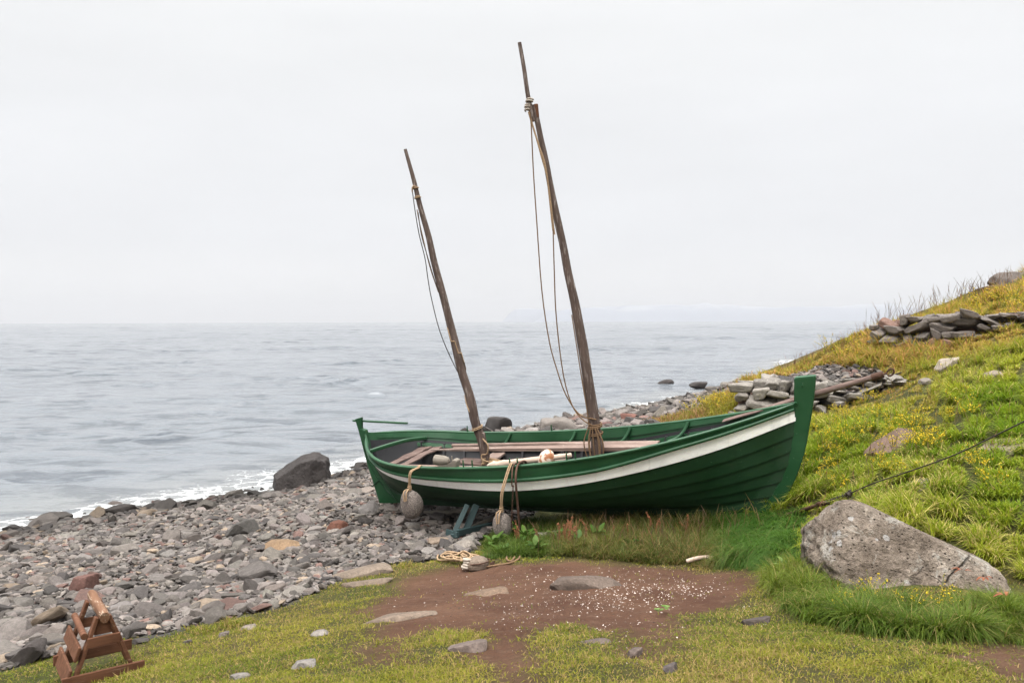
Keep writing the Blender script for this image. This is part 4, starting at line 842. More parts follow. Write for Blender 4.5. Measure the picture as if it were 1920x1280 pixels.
# stones and slabs set in the grass and the soil: (pixel, half sizes, lift, colour, yaw, label)
FIELD = [(745, 1158, (.30, .13, .05), -.012, (.22, .175, .145), .22, 'long flat grey slab bedded in the brown soil'),
  (1100, 1097, (.40, .24, .15), -.03, (.15, .12, .105), .1, 'dark porous rock hump rising from the brown soil'),
  (905, 1112, (.22, .16, .09), -.055, (.20, .145, .11), .4, 'sandy brown lump of rock in the soil by the bound stone'),
  (880, 1216, (.125, .10, .07), -.015, (.19, .155, .145), .0, 'rounded purplish stone set in the front grass'),
  (1120, 1203, (.10, .07, .035), -.01, (.14, .115, .105), .3, 'low dark stone at the edge of the bare soil'),
  (1187, 1228, (.05, .045, .04), .0, (.15, .12, .11), .9, 'small upright stone in the bare soil strip'),
  (1258, 1258, (.06, .03, .05), .0, (.12, .105, .105), 1.2, 'narrow dark stone standing in the front grass'),
  (1420, 1167, (.10, .06, .04), .0, (.10, .085, .08), .1, 'dark stone with white shells on it near the boulder grass'),
  (600, 1190, (.075, .06, .035), .012, (.27, .255, .245), .2, 'flat pale stone lying alone on the lawn'),
  (568, 1249, (.075, .05, .035), .012, (.25, .24, .235), .1, 'flat grey stone on the lawn close to the front'),
  (450, 1272, (.065, .045, .03), .012, (.24, .23, .225), .3, 'pale stone at the very front of the lawn'),
  (462, 1180, (.075, .055, .035), .01, (.25, .22, .195), .1, 'rounded beige stone on the lawn by the shingle edge'),
  (420, 1192, (.045, .04, .03), .01, (.17, .15, .14), .5, 'small brown stone beside the rounded beige one'),
  (352, 1206, (.04, .035, .025), .01, (.16, .145, .135), .1, 'tiny grey stone on the lawn below the shingle'),
  (262, 1204, (.075, .05, .035), .012, (.075, .07, .07), .2, 'nearly black stone beside the sawhorse'),
  (1670, 838, (.38, .3, .14), -.02, (.20, .14, .115), .3, 'brown weathered rock showing through the yellow flowers'),
  (1775, 690, (.24, .18, .16), .03, (.42, .38, .34), .4, 'pale angular stone on the slope below the stone wall'),
  (1862, 712, (.17, .14, .11), .02, (.30, .26, .23), .2, 'smaller pale stone at the right of the upper slope'),
  (1730, 909, (.20, .12, .05), -.01, (.24, .20, .18), .2, 'flat stone flush with the grass above the boulder'),
  (1880, 842, (.34, .2, .06), -.01, (.26, .215, .18), .15, 'broad flat beige rock by the wire at the right'),
  (1735, 720, (.12, .1, .08), .02, (.26, .24, .22), .2, 'grey stone among the yellow grass of the slope'),
  (675, 1078, (.34, .16, .12), -.03, (.23, .19, .16), .35, 'long worn rock at the border of shingle and grass'),
  (690, 1094, (.28, .13, .08), -.03, (.21, .17, .14), .3, 'low brownish rock in the grass below the worn border rock'),
  (530, 1030, (.30, .2, .13), .03, (.27, .19, .125), .1, 'large ochre stone lying flat on the shingle'),
  (632, 972 + 24, (.16, .13, .12), .05, (.16, .075, .055), .3, 'round rusty red stone on the shingle below the stern'),
  (153, 1110, (.16, .12, .18), .04, (.17, .095, .085), .3, 'dark red stone behind the sawhorse top'),
  (985, 1040 - 5, (.14, .1, .05), .0, (.30, .28, .26), .3, 'pale flat stone among the weeds beneath the hull'),
  (865, 1030, (.22, .13, .10), .04, (.27, .25, .235), .25, 'grey slab stone below the trestle'), (820, 1022, (.17, .11, .08), .04, (.27, .22, .18), .2, 'tan slab stone to the left of the trestle foot')]
for k, (px, py, sz, lift, col_, rz, lab) in enumerate(FIELD):
    c = hit(px, py); c[2] = height(c[0], c[1]) + lift; gx = (height(c[0] + .2, c[1]) - height(c[0] - .2, c[1])) / .4; gy = (height(c[0], c[1] + .2) - height(c[0], c[1] - .2)) / .4
    col_ = tuple(x * q for x, q in zip(col_, (.64, .60, .55)))
    rock_obj('stone', lab, 'stone', c, GEN(100 + k), tuple(x * 1.18 for x in sz), M_STONE_O, 4, 28, .07, 100 + k, rz, color=col_, tilt=(math.atan(gy), -math.atan(gx)), fine=.015)
for px, py, Y, sz, lab, sd in ((1905, 528, 27.5, (.75, .6, .42), 'grey crag at the top of the slope against the sky', 61), (1868, 560, 26, (.62, .5, .42), 'rounded brown rock on the skyline below the crag', 62)):
    c = P(px, py, Y); c[2] = max(c[2] - .1, height(c[0], c[1]) - .05); rock_obj('rock', lab, 'rock', c, GEN(sd), tuple(x * 1.2 for x in sz), M_STONE_O, 5, 40, .12, sd, color=(.105, .088, .078) if sd == 61 else (.13, .095, .07), fine=.02)
# iron bound stone with its rope
c = hit(897, 1068); c[2] = height(c[0], c[1]) + .085; t = empty('bound_stone', 'oval brown stone bound with an iron band on the bare soil', 'stone', c)
V, Fs = rock_verts([(a_, .97) for a_ in [(1, 0, 0), (-1, 0, 0), (0, 1, 0), (0, -1, 0), (0, 0, 1), (0, 0, -1), (1, 0, 1), (-1, 0, 1), (0, -1, 1), (1, -1, 0)]], 4, 5, .04, 1.2, 5, (.135, .10, .085), .006); mb = MB(); mb.add(V, Fs.tolist()); mb.build('stone', mat_stone('brown_cobble', 'rgb', (.17, .13, .10), pits=.3), t, 80)
mb = MB(); an_ = np.linspace(0, 6.283, 40); mb.tube([(.142 * math.cos(x), .107 * math.sin(x), .020 + .02 * math.cos(x)) for x in an_], .008, 6); mb.tube(coil((.17, -.02, 0), (1, .2, .2), .02, 3, .02), .008, 6); mb.build('iron_band', M_IRON, t, 80)
mb = MB(); mb.tube(spline([hit(*q) - c + np.array([0, 0, .018]) for q in ((908, 1066), (930, 1062), (955, 1058), (972, 1050), (974, 1042), (965, 1038), (953, 1042), (950, 1050), (957, 1054), (964, 1048), (966, 1040))], 60), .0125, 7); mb.build('loop', M_ROPE_D, t, 80)
mb = MB(); mb.tube(coil((-.14, 0, 0), (.2, 0, 1), .045, 3.5, .03, jit=.3), .017, 7); mb.build('rope_knot', M_ROPE_W, t, 80)
c = hit(862, 1052); t = empty('rope_heap', 'loose heap of tan rope lying across the rock beside the bound stone', 'rope', c); mb = MB(); rp_ = []
rnd = np.random.default_rng(12)
for k in range(40):
    a_ = k * .95; rp_.append(hit(858 + 34 * math.cos(a_) * (.35 + .65 * rnd.random()) + 10 * math.sin(k * .3), 1050 + 10 * math.sin(a_) * (.4 + .6 * rnd.random())) - c + np.array([0, 0, .03 + .05 * rnd.random()]))
rp_.append(hit(884, 1066) - c + np.array([0, 0, .05])); mb.tube(spline(rp_, 240), .0125, 6); mb.build('coils', M_ROPE, t, 80)

# ------------------------------------------------------------------ dry stone walls
HI = []
for k in range(22):
    r_ = np.random.default_rng(500 + k); V, Fs = rock_verts(rand_planes(r_, 12), 4, 30, .05, 2.0, k, (1, 1, 1), .014); V /= np.abs(V).max(0); me = fast_mesh('stone', V, [Fs]); me.set_sharp_from_angle(angle=math.radians(22)); me.materials.append(M_STONE_O); HI.append(me)
WST = []
for k in range(16):
    q = np.random.default_rng(540 + k); bl_ = [(np.array(a_) + q.normal(size=3) * .20, .8 + .2 * q.random()) for a_ in ((1, 0, 0), (-1, 0, 0), (0, 1, 0), (0, -1, 0), (0, 0, 1), (0, 0, -1))] + [(a_, 1.0 + .25 * q.random()) for a_ in q.normal(size=(6, 3))]
    V, Fs = rock_verts(bl_, 4, 20, .07, 1.8, k, (1, 1, 1), .014); V /= np.abs(V).max(0); me = fast_mesh('stone', V, [Fs]); me.materials.append(M_WALLST); WST.append(me)
def dry_wall(label, base, tops, courses, w0, depth, seed, tint, layers=1, lean=.12):
    """base: spots along the foot; tops: heights above the foot; stones laid in courses"""
    r_ = np.random.default_rng(seed); base = np.array(base); seg = np.concatenate([[0], np.cumsum(np.linalg.norm(np.diff(base[:, :2], axis=0), axis=1))])
    t = empty('dry_stone_wall', label, 'wall', base.mean(0)); o0 = np.array(t.location); zacc = 0
    for cs in range(courses):
        x = -.1 + .2 * r_.random()
        while x < seg[-1]:
            wd = w0 * (.5 + 1.1 * r_.random() ** 1.5); xm = x + wd / 2; top = np.interp(xm, seg, tops); hh = top / courses; p = np.array([np.interp(xm, seg, base[:, i]) for i in range(3)]); q2 = np.array([np.interp(xm + .1, seg, base[:, i]) for i in range(3)])
            a_ = math.atan2(q2[1] - p[1], q2[0] - p[0]); nrm_ = np.array([-math.sin(a_), math.cos(a_), 0])
            for ly in range(layers):
                me_ = WST[r_.integers(len(WST))]; o = bpy.data.objects.new('stone', me_); link(o, t)
                o.location = p + nrm_ * (lean * cs * hh * 1.6 + depth * (ly * 1.7 + .35) + .06 * r_.normal()) + np.array([0, 0, hh * (cs + .5) + .02 * r_.normal()]) - o0
                o.rotation_euler = (r_.normal() * .16, r_.normal() * .20, a_ + r_.normal() * .22); o.scale = (wd * .56, depth * (.8 + .5 * r_.random()), hh * .60 * (.75 + .6 * r_.random()))
                g_ = .75 + .5 * r_.random(); o.color = (*(np.array(tint) * g_ * (np.array([1.15, .80, .70]) if r_.random() < .09 else 1)), 1)
            x += wd * .98
    return t
def foot(l): return [np.array([*P(*q)[:2], height(*P(*q)[:2])]) for q in l]
dry_wall('upper dry stone wall of dark weathered rocks in the grassy slope', foot([(1628, 660, 19.3), (1700, 660, 18.6), (1790, 652, 17.7), (1860, 634, 17.2), (1935, 618, 16.8)]), [.72, .80, .76, .46, .26], 4, .38, .22, 71, (.135, .115, .102), 2)
dry_wall('lower dry stone wall of pale flat slabs behind the bow', foot([(1372, 792, 15.9), (1430, 795, 15.5), (1500, 790, 15.3), (1580, 775, 15.2), (1680, 752, 15.1)]), [.80, .86, .62, .42, .18], 4, .46, .24, 73, (.20, .18, .158), 2, .25)

# ------------------------------------------------------------------ shingle: the largest stones one by one, the rest as one mass
r_ = np.random.default_rng(21)
def beach_pts(n, x0, x1, y0, y1):
    x = r_.uniform(x0, x1, n); y = r_.uniform(y0, y1, n); k = inside_b(x, y); return x[k], y[k]
def inside_b(x, y):
    wob = .15 * n2(x, y, 1.3, 5); b = (sdist(x, y, BEACH) + wob > .02) | (sdist(x, y, TERRACE) > 0); h_ = height(x, y); px = proj(np.stack([x, y, h_], -1)); return b & (h_ > -.22) & (px[:, 0] > -160) & (px[:, 0] < 2080)
ST = []
for s0, s1, dens, (x0, x1, y0, y1) in ((.022, .04, 210, (-8, 2, 5.5, 12.5)), (.036, .062, 190, (-12, 3, 5.5, 19)), (.058, .095, 62, (-14, 4, 5.5, 26)), (.09, .145, 12, (-16, 6, 5.5, 30)), (.14, .24, 1.0, (-16, 6, 5.5, 30)), (.24, .38, .14, (-16, -4, 10, 26)),
                                     (.07, .14, 22, (-2, 14, 19, 33)), (.13, .24, 5, (-2, 18, 22, 48)), (.22, .42, 1.1, (-2, 20, 24, 60)), (.05, .11, 90, (6.3, 13.2, 13, 21))):
    n = int(dens * (x1 - x0) * (y1 - y0)); x, y = beach_pts(n, x0, x1, y0, y1); 
    if x0 > 6: k = sdist(x, y, TERRACE) > -.1; x, y = x[k], y[k]
    sz = s0 + (s1 - s0) * r_.random(len(x)) ** 1.6; ST.append(np.stack([x, y, sz], -1))
ST = np.concatenate(ST)
edge = sstep(.55, .05, height(ST[:, 0], ST[:, 1])) * sstep(4, -6, ST[:, 0]); ST[:, 2] *= 1 + .7 * edge * r_.random(len(ST))
free = np.ones(len(ST), bool)
bl = w2b(np.stack([ST[:, 0], ST[:, 1], height(ST[:, 0], ST[:, 1])], -1)); free &= ~((np.abs(bl[:, 0]) < 3.4) & (np.abs(bl[:, 1]) < .8) & (ST[:, 2] > .2))
ST = ST[free]; ns = len(ST)
hz = height(ST[:, 0], ST[:, 1]); pr = proj(np.stack([ST[:, 0], ST[:, 1], hz], -1))
kind_ = r_.random(ns); base = np.array([.122, .106, .095]) * (.42 + 1.05 * r_.random(ns))[:, None]; base = base * (1 + .022 * r_.normal(size=(ns, 3)) * np.array([1, .3, 1]))
klass = np.where(kind_ < .045, 1, np.where(kind_ < .085, 2, np.where(kind_ < .20, 3, 0)))
CB = {1: (.125, .078, .066), 2: (.20, .155, .115), 3: (.070, .062, .058)}
for q, c in CB.items(): base[klass == q] = np.array(c) * (.75 + .5 * r_.random((klass == q).sum()))[:, None]
wet = sstep(.62, .12, hz + .18 * n2(ST[:, 0], ST[:, 1], .8, 90)) * (ST[:, 1] < 30); base = base * (1 - .55 * wet)[:, None]
SCL = np.stack([ST[:, 2] * (.85 + .4 * r_.random(ns)), ST[:, 2] * (.55 + .3 * r_.random(ns)), ST[:, 2] * (.24 + .24 * r_.random(ns))], -1)
gx = (height(ST[:, 0] + .25, ST[:, 1]) - height(ST[:, 0] - .25, ST[:, 1])) / .5; gy = (height(ST[:, 0], ST[:, 1] + .25) - height(ST[:, 0], ST[:, 1] - .25)) / .5
EU = np.stack([np.arctan(gy) + r_.normal(size=ns) * .26, -np.arctan(gx) + r_.normal(size=ns) * .26, r_.random(ns) * 6.283], -1)
LOC = np.stack([ST[:, 0], ST[:, 1], hz + SCL[:, 2] * (.35 + .5 * r_.random(ns)) + .025 * r_.random(ns)], -1)
seen = (pr[:, 0] > 0) & (pr[:, 0] < 1920) & (pr[:, 1] < 1285) & ~((pr[:, 0] > 690) & (pr[:, 1] > 800) & (pr[:, 1] < 960) & (pr[:, 0] < 1500))
score = np.where(seen, SCL[:, 0] * SCL[:, 2] ** .5 / pr[:, 2] ** 1.5, 0); big = np.argsort(-score)[:296]; isb = np.zeros(ns, bool); isb[big] = True
LAB = {0: ('grey stone lying among many like it on the shingle beach', 'grey stones of the shingle beach'), 1: ('reddish stone lying among the grey ones on the shingle beach', 'reddish stones of the shingle beach'), 2: ('tan stone lying among the grey ones on the shingle beach', 'tan stones of the shingle beach'), 3: ('blackish stone lying among the paler ones on the shingle beach', 'blackish stones of the shingle beach')}
for k in big:
    o = bpy.data.objects.new('beach_stone', HI[int(k) % len(HI)]); COL.objects.link(o); o.location = LOC[k]; o.rotation_euler = EU[k]; o.scale = SCL[k] * np.array([1, 1, 1.1]); o.color = (*base[k], 1)
    tag(o, LAB[int(klass[k])][0], 'stone', LAB[int(klass[k])][1])
def stone_mass(name, sel, sub, nproto, k=24):
    pv = []; 
    for q in range(nproto):
        V, Fs = rock_verts(rand_planes(np.random.default_rng(900 + q), 11), sub, k, .05, 1.8, q); V /= np.abs(V).max(0); pv.append(V)
    pv = np.array(pv); ids = np.nonzero(sel)[0]; nv = pv.shape[1]
    e = EU[ids]; cx, sx, cy, sy, cz, sz_ = np.cos(e[:, 0]), np.sin(e[:, 0]), np.cos(e[:, 1]), np.sin(e[:, 1]), np.cos(e[:, 2]), np.sin(e[:, 2])
    Rm = np.stack([np.stack([cz * cy, cz * sy * sx - sz_ * cx, cz * sy * cx + sz_ * sx], -1), np.stack([sz_ * cy, sz_ * sy * sx + cz * cx, sz_ * sy * cx - cz * sx], -1), np.stack([-sy, cy * sx, cy * cx], -1)], 1)
    V = np.einsum('nij,nvj->nvi', Rm, pv[ids % nproto] * SCL[ids][:, None, :]) + LOC[ids][:, None, :]
    FF = (Fs[None] + (np.arange(len(ids)) * nv)[:, None, None]).reshape(-1, 3)
    return V.reshape(-1, 3), FF, np.repeat(base[ids], nv, 0)
Va, Fa, Ca = stone_mass('a', ~isb & (ST[:, 2] > .062), 2, 26); Vb, Fb, Cb_ = stone_mass('b', ~isb & (ST[:, 2] <= .062), 1, 26)
me = fast_mesh('shingle', np.concatenate([Va, Vb]), [Fa, Fb + len(Va)], True, np.concatenate([Ca, Cb_])); me.set_sharp_from_angle(angle=math.radians(33)); me.materials.append(M_STONE)
tag(link(bpy.data.objects.new('shingle', me)), 'grey stones covering the beach between grass and sea', 'shingle', kind='stuff')

# ------------------------------------------------------------------ white shells scattered on the soil
r_ = np.random.default_rng(33); SP = []
for cx_, cy_, sx_, sy_, n in ((1168, 1112, 60, 17, 190), (1290, 1104, 48, 10, 90), (1080, 1125, 60, 14, 60), (1180, 1080, 70, 10, 40), (1395, 1142, 22, 6, 12), (1425, 1168, 8, 3, 8), (900, 1115, 120, 28, 60), (1150, 1165, 110, 20, 40), (980, 1160, 40, 16, 30), (1260, 1235, 120, 30, 26), (1120, 1180, 14, 4, 8), (1010, 1085, 60, 16, 50)):
    SP += [(cx_ + sx_ * r_.normal(), cy_ + sy_ * r_.normal(), .5 + r_.random() ** 2.2) for _ in range(int(n * 1.8))]
SP = [p for p in SP if 1060 < p[1] < 1280 and 700 < p[0] < 1480][:1150]
SHM = []
for k in range(6):
    rr2 = np.random.default_rng(700 + k); V, Fs = rock_verts(rand_planes(rr2, 8), 2, 9, .12, 2, k, (1, .72, .34)); me = fast_mesh('shell_fragment', V, [Fs]); me.materials.append(M_SHELL); SHM.append(me)
SV, SFc, base_n = [], [], 0; SP.sort(key=lambda p: -p[2])
for k, (px, py, q) in enumerate(SP):
    c = hit(px, py, 4, 14); sz = .0070 * q * (.8 + .5 * r_.random()) * (c[1] / 7.5) ** .5; c[2] = height(c[0], c[1]) + sz * .02; ez = r_.random() * 6.28
    if k < 292:
        o = bpy.data.objects.new('shell_fragment', SHM[k % 6]); COL.objects.link(o); o.location = c; o.scale = (sz,) * 3; o.rotation_euler = (r_.normal() * .3, r_.normal() * .3, ez); tag(o, 'white shell fragment scattered on the bare brown soil', 'shell', 'white shell fragments on the soil')
    else:
        V = np.array([v.co[:] for v in SHM[k % 6].vertices]) * sz; V = V @ np.array([[math.cos(ez), math.sin(ez), 0], [-math.sin(ez), math.cos(ez), 0], [0, 0, 1]]) + c; SV.append(V); SFc.append(np.array([p.vertices[:] for p in SHM[k % 6].polygons]) + base_n); base_n += len(V)
me = fast_mesh('shell_crumbs', np.concatenate(SV), [np.concatenate(SFc)]); me.materials.append(M_SHELL); tag(link(bpy.data.objects.new('shell_crumbs', me)), 'tiny white shell crumbs strewn over the brown soil', 'shell crumbs', kind='stuff')

r_ = np.random.default_rng(35); x = r_.uniform(-2, 4.5, 9000); y = r_.uniform(4.2, 10, 9000); b, d = masks(x, y); k = (d > .45) & (r_.random(9000) < .45 + .5 * n2(x, y, 1.5, 95)); x, y = x[k], y[k]; n = len(x)
V0, F0 = rock_verts(rand_planes(np.random.default_rng(9), 8), 1, 9, .1, 2, 3, (1, .8, .55)); sz = .003 + .010 * r_.random(n) ** 3; a_ = r_.random(n) * 6.28; ca, sa = np.cos(a_), np.sin(a_)
V = np.stack([V0[None, :, 0] * ca[:, None] - V0[None, :, 1] * sa[:, None], V0[None, :, 0] * sa[:, None] + V0[None, :, 1] * ca[:, None], np.broadcast_to(V0[None, :, 2], (n, len(V0)))], -1) * sz[:, None, None] + np.stack([x, y, height(x, y) + sz * .1], -1)[:, None]
cc_ = np.array([.13, .085, .06]) * (.45 + 1.1 * r_.random(n))[:, None]; me = fast_mesh('soil_grit', V.reshape(-1, 3), [(F0[None] + (np.arange(n) * len(V0))[:, None, None]).reshape(-1, 3)], True, np.repeat(cc_, len(V0), 0)); me.materials.append(M_STONE); tag(link(bpy.data.objects.new('soil_grit', me)), 'brown grit and crumbs lying on the bare soil', 'grit', kind='stuff')

# ------------------------------------------------------------------ grass
STRIP = ground_poly([(898, 1052), (903, 1015), (925, 990), (1000, 975), (1100, 968), (1300, 968), (1440, 960), (1520, 950), (1512, 1060), (1490, 1078), (1400, 1066), (1290, 1060), (1130, 1050), (1000, 1047)])
FRONT = ground_poly([(1425, 1092), (1490, 1075), (1550, 1112), (1650, 1150), (1800, 1150), (1890, 1136), (1960, 1136), (1960, 1204), (1750, 1198), (1600, 1182), (1500, 1155)])
SLOPE = ground_poly([(1478, 1010), (1500, 940), (1512, 800), (1600, 790), (1760, 735), (1960, 690), (1990, 1090), (1700, 1000), (1580, 960), (1520, 1060)])
PATH = ground_poly([(1560, 700), (1680, 690), (1760, 740), (1800, 800), (1750, 820), (1680, 770), (1560, 760)])
BOUL = [(4.05, 6.75), (5.6, 6.75), (6.0, 7.3), (5.2, 8.2), (4.2, 8.0), (3.75, 7.5)] if False else None
BND = [0]
r_ = np.random.default_rng(55)
def scatter(n, r0, r1, a0=-40, a1=42):
    rd = r0 * (r1 / r0) ** r_.random(n); a_ = np.radians(r_.uniform(a0, a1, n)); x, y = rd * np.sin(a_), rd * np.cos(a_); return x, y
_bo = bpy.data.objects['boulder']; _bv = np.array([v.co[:] for v in _bo.data.vertices]) + np.array(_bo.location)
_bv = _bv[_bv[:, 2] > height(_bv[:, 0], _bv[:, 1]) - .02]; _occ = set(map(tuple, np.floor(_bv[:, :2] / .06).astype(int).tolist()))
_x0, _y0 = np.floor(_bv[:, :2].min(0) / .06).astype(int) - 1; _x1, _y1 = np.floor(_bv[:, :2].max(0) / .06).astype(int) + 2; _og = np.zeros((_x1 - _x0, _y1 - _y0), bool)
for q in _occ: _og[q[0] - _x0, q[1] - _y0] = True
def clear_of(x, y):
    """not beneath the boulder"""
    i, j = np.floor(np.asarray(x) / .06).astype(int) - _x0, np.floor(np.asarray(y) / .06).astype(int) - _y0; ok_ = (i >= 0) & (j >= 0) & (i < _og.shape[0]) & (j < _og.shape[1])
    return ~(ok_ & _og[np.clip(i, 0, _og.shape[0] - 1), np.clip(j, 0, _og.shape[1] - 1)])
c_b = np.array(bpy.data.objects['boulder'].location)
_ra, _rb = b2w((3.16, -.09, -.02)), P(1545, 943, 10.0)
def rod_gap(x, y):
    t_ = np.clip((x - _ra[0]) / (_rb[0] - _ra[0]), 0, 1); dy_ = _ra[1] + (_rb[1] - _ra[1]) * t_ - y
    return 1 - .72 * ((x > _ra[0] - .05) & (x < _rb[0] + .1) & (dy_ > -.05) & (dy_ < .75))
def mix3(a, b, t): return np.asarray(a)[None] * (1 - t[:, None]) + np.asarray(b)[None] * t[:, None]
def blade_mesh(name, x, y, ln, wd, az, bend, col, label, segs=3, z=None, lift=0):
    n = len(x); z = height(x, y) if z is None else z; dx, dy = np.cos(az), np.sin(az); pxv, pyv = -dy, dx
    tw = r_.normal(size=n) * .5; qx, qy = pxv * np.cos(tw) + dx * np.sin(tw), pyv * np.cos(tw) + dy * np.sin(tw)
    V = np.zeros((n, 2 * segs + 1, 3))
    for k in range(segs + 1):
        t = k / segs; th = bend * t; hor = ln * t * np.sin(th * .9); ver = ln * t * np.cos(th) * .98; w = wd * (1 - t) ** .7 * (.75 + .5 * min(1, t * 3)) * .5
        cx_, cy_, cz_ = x + dx * hor, y + dy * hor, z - .012 + lift + ver
        if k < segs:
            V[:, 2 * k] = np.stack([cx_ - qx * w, cy_ - qy * w, cz_], -1); V[:, 2 * k + 1] = np.stack([cx_ + qx * w, cy_ + qy * w, cz_], -1)
        else: V[:, 2 * k] = np.stack([cx_, cy_, cz_], -1)
    nv = 2 * segs + 1; o = (np.arange(n) * nv)[:, None]
    Q = np.concatenate([o + np.array([[2 * k, 2 * k + 1, 2 * k + 3, 2 * k + 2]]) for k in range(segs - 1)]) if segs > 1 else np.zeros((0, 4), int); T3 = o + np.array([[2 * segs - 2, 2 * segs - 1, 2 * segs]])
    me = fast_mesh(name, V.reshape(-1, 3), [Q, T3], True, np.repeat(np.clip(col, .004, 1), nv, 0)); me.materials.append(M_GRASS); ob = link(bpy.data.objects.new(name, me)); return tag(ob, label, 'grass', kind='stuff')
def colour(x, y, n_, green, yellow, straw, pd):
    t = np.clip(.5 + .85 * n2(x, y, 1.1, 130) + .5 * n2(x, y, .45, 131) + .22 * r_.normal(size=n_), 0, 1); c = mix3(green, yellow, t); d = (r_.random(n_) < np.clip(pd + .5 * n2(x, y, .9, 140), 0.02, .9)); c[d] = np.asarray(straw) * (.7 + .6 * r_.random(d.sum()))[:, None]
    return c * (.72 + .56 * r_.random(n_))[:, None]
# short lawn in the foreground
x, y = scatter(640000, 3.4, 13.5, -44, 62); b, d = masks(x, y)
thin = np.clip(.25 + 1.0 * sstep(-.35, .3, n2(x, y, 3.1, 150)), 0, 1); ok = (r_.random(len(x)) < (1 - b) * (1 - d) ** 1.4 * thin) & clear_of(x, y) & (sdist(x, y, FRONT) < .05) & (sdist(x, y, STRIP) < .05) & (sdist(x, y, SLOPE) < .1)
sparse = (r_.random(len(x)) < .035) & (d > .4) & (n2(x, y, 2.3, 160) > .12) & (b < .3); ok |= sparse
edge_ = sstep(.0, .25, -sdist(x, y, BEACH)) * sstep(.75, .3, -sdist(x, y, BEACH)); tuft = sstep(.1, .5, n2(x, y, 2.2, 170)); rd = np.hypot(x, y)
ln = (.026 + .030 * r_.random(len(x)) + .05 * tuft * r_.random(len(x)) + .07 * edge_ * tuft); col = colour(x, y, len(x), (.115, .150, .014), (.255, .235, .028), (.30, .215, .08), .32)
k = ok; blade_mesh('lawn_grass', x[k], y[k], ln[k], (.0042 + .0006 * rd[k]), r_.random(k.sum()) * 6.283, .5 + 1.0 * r_.random(k.sum()), col[k], 'short yellow green grass of the trodden lawn', 2)
# long grass: strip along the hull, round the boulder and on the slope
def clumpy(x, y, cell, amt, seed):
    """pull the roots towards the middle of tussocks; returns also the direction out of the tussock"""
    ro = .6 + seed; x0_, y0_ = x, y; x, y = x * math.cos(ro) - y * math.sin(ro), x * math.sin(ro) + y * math.cos(ro); x = x + cell * 1.1 * n2(x0_, y0_, 1.1 / cell * .3, seed + 40); y = y + cell * 1.1 * n2(x0_, y0_, 1.1 / cell * .3, seed + 41)
    i, j = np.floor(x / cell), np.floor(y / cell); h1 = _hash((i.astype(np.int64) * 7349 + j.astype(np.int64) * 9151 + seed) & 0xffffffff); h2 = _hash((i.astype(np.int64) * 1571 + j.astype(np.int64) * 3313 + seed + 5) & 0xffffffff)
    cx_, cy_ = (i + .2 + .6 * h1) * cell, (j + .2 + .6 * h2) * cell; dx, dy = (cx_ - x) * amt, (cy_ - y) * amt; return x0_ + dx * math.cos(ro) + dy * math.sin(ro), y0_ - dx * math.sin(ro) + dy * math.cos(ro), np.arctan2(y - cy_, x - cx_) - ro, h1
x, y = scatter(330000, 5.6, 14.2, -8, 36); s1 = sdist(x, y, STRIP); ok = (s1 + .12 * n2(x, y, 3, 171) > 0)
x, y = x[ok], y[ok]; n = len(x); x, y, outd, h1 = clumpy(x, y, .27, .35, 3); pxx = proj(np.stack([x, y, height(x, y)], -1))[:, 0]
lush = sstep(1290, 1400, pxx + 40 * n2(x, y, 1.2, 172)); weed = sstep(1080, 1000, pxx)
ln = (.13 + .20 * r_.random(n) ** 1.3) * (.75 + .5 * h1) * sstep(-.05, .35, sdist(x, y, STRIP) + .05) + .04; ln *= (1 + .35 * lush - .25 * weed) * rod_gap(x, y)
col = colour(x, y, n, (.055, .085, .016), (.125, .135, .028), (.22, .155, .06), .30); cl = colour(x, y, n, (.034, .095, .012), (.075, .150, .020), (.16, .17, .05), .02); cw = colour(x, y, n, (.05, .10, .014), (.09, .13, .02), (.17, .13, .05), .1)
col = col * (1 - lush)[:, None] + cl * lush[:, None]; col = col * (1 - weed)[:, None] + cw * weed[:, None]
az = np.where(r_.random(n) < .35 + .55 * lush, -2.2 + .5 * r_.normal(size=n) + .5 * n2(x, y, 1.4, 173), outd + .6 * r_.normal(size=n))
blade_mesh('long_grass', x, y, ln, .0065 + .0025 * r_.random(n), az, .5 + .9 * r_.random(n) + .35 * lush, col, 'long green and olive grass growing along the hull', 4)
x, y = scatter(330000, 4.6, 9.5, 14, 44); ok = (sdist(x, y, FRONT) + .10 * n2(x, y, 3, 174) > 0) & clear_of(x, y); x, y = x[ok], y[ok]; n = len(x); x, y, outd, h1 = clumpy(x, y, .22, .4, 7)
ln = (.10 + .20 * r_.random(n)) * (.7 + .6 * h1); col = colour(x, y, n, (.065, .120, .012), (.150, .185, .022), (.25, .21, .07), .10)
az = np.where(r_.random(n) < .55, -1.75 + .55 * r_.normal(size=n), outd + .5 * r_.normal(size=n)); blade_mesh('long_grass', x, y, ln, .0055 + .002 * r_.random(n), az, .6 + 1.0 * r_.random(n), col, 'long drooping green grass in front of the boulder', 4)
x, y = scatter(950000, 6.6, 34, 14, 58); b, d = masks(x, y); sl = sdist(x, y, SLOPE); ok = (b < .5) & clear_of(x, y) & ((sl > -.1) | (y > 11.0) | ((x > 3.3) & (y > 7.25))) & (sdist(x, y, STRIP) < 0) & (sdist(x, y, FRONT) < 0); pth = sstep(-.3, .5, sdist(x, y, PATH) + .5 * n2(x, y, .8, 180)) ; ok &= r_.random(len(x)) > .55 * pth
x, y = x[ok], y[ok]; n = len(x); x, y, outd, h1 = clumpy(x, y, .38, .36, 11); rd = np.hypot(x, y); up = sstep(12.5, 18, y + .5 * n2(x, y, .4, 181)); pth = sstep(-.3, .5, sdist(x, y, PATH) + .5 * n2(x, y, .8, 180)); big_ = sstep(-.2, .45, n2(x, y, .55, 182))
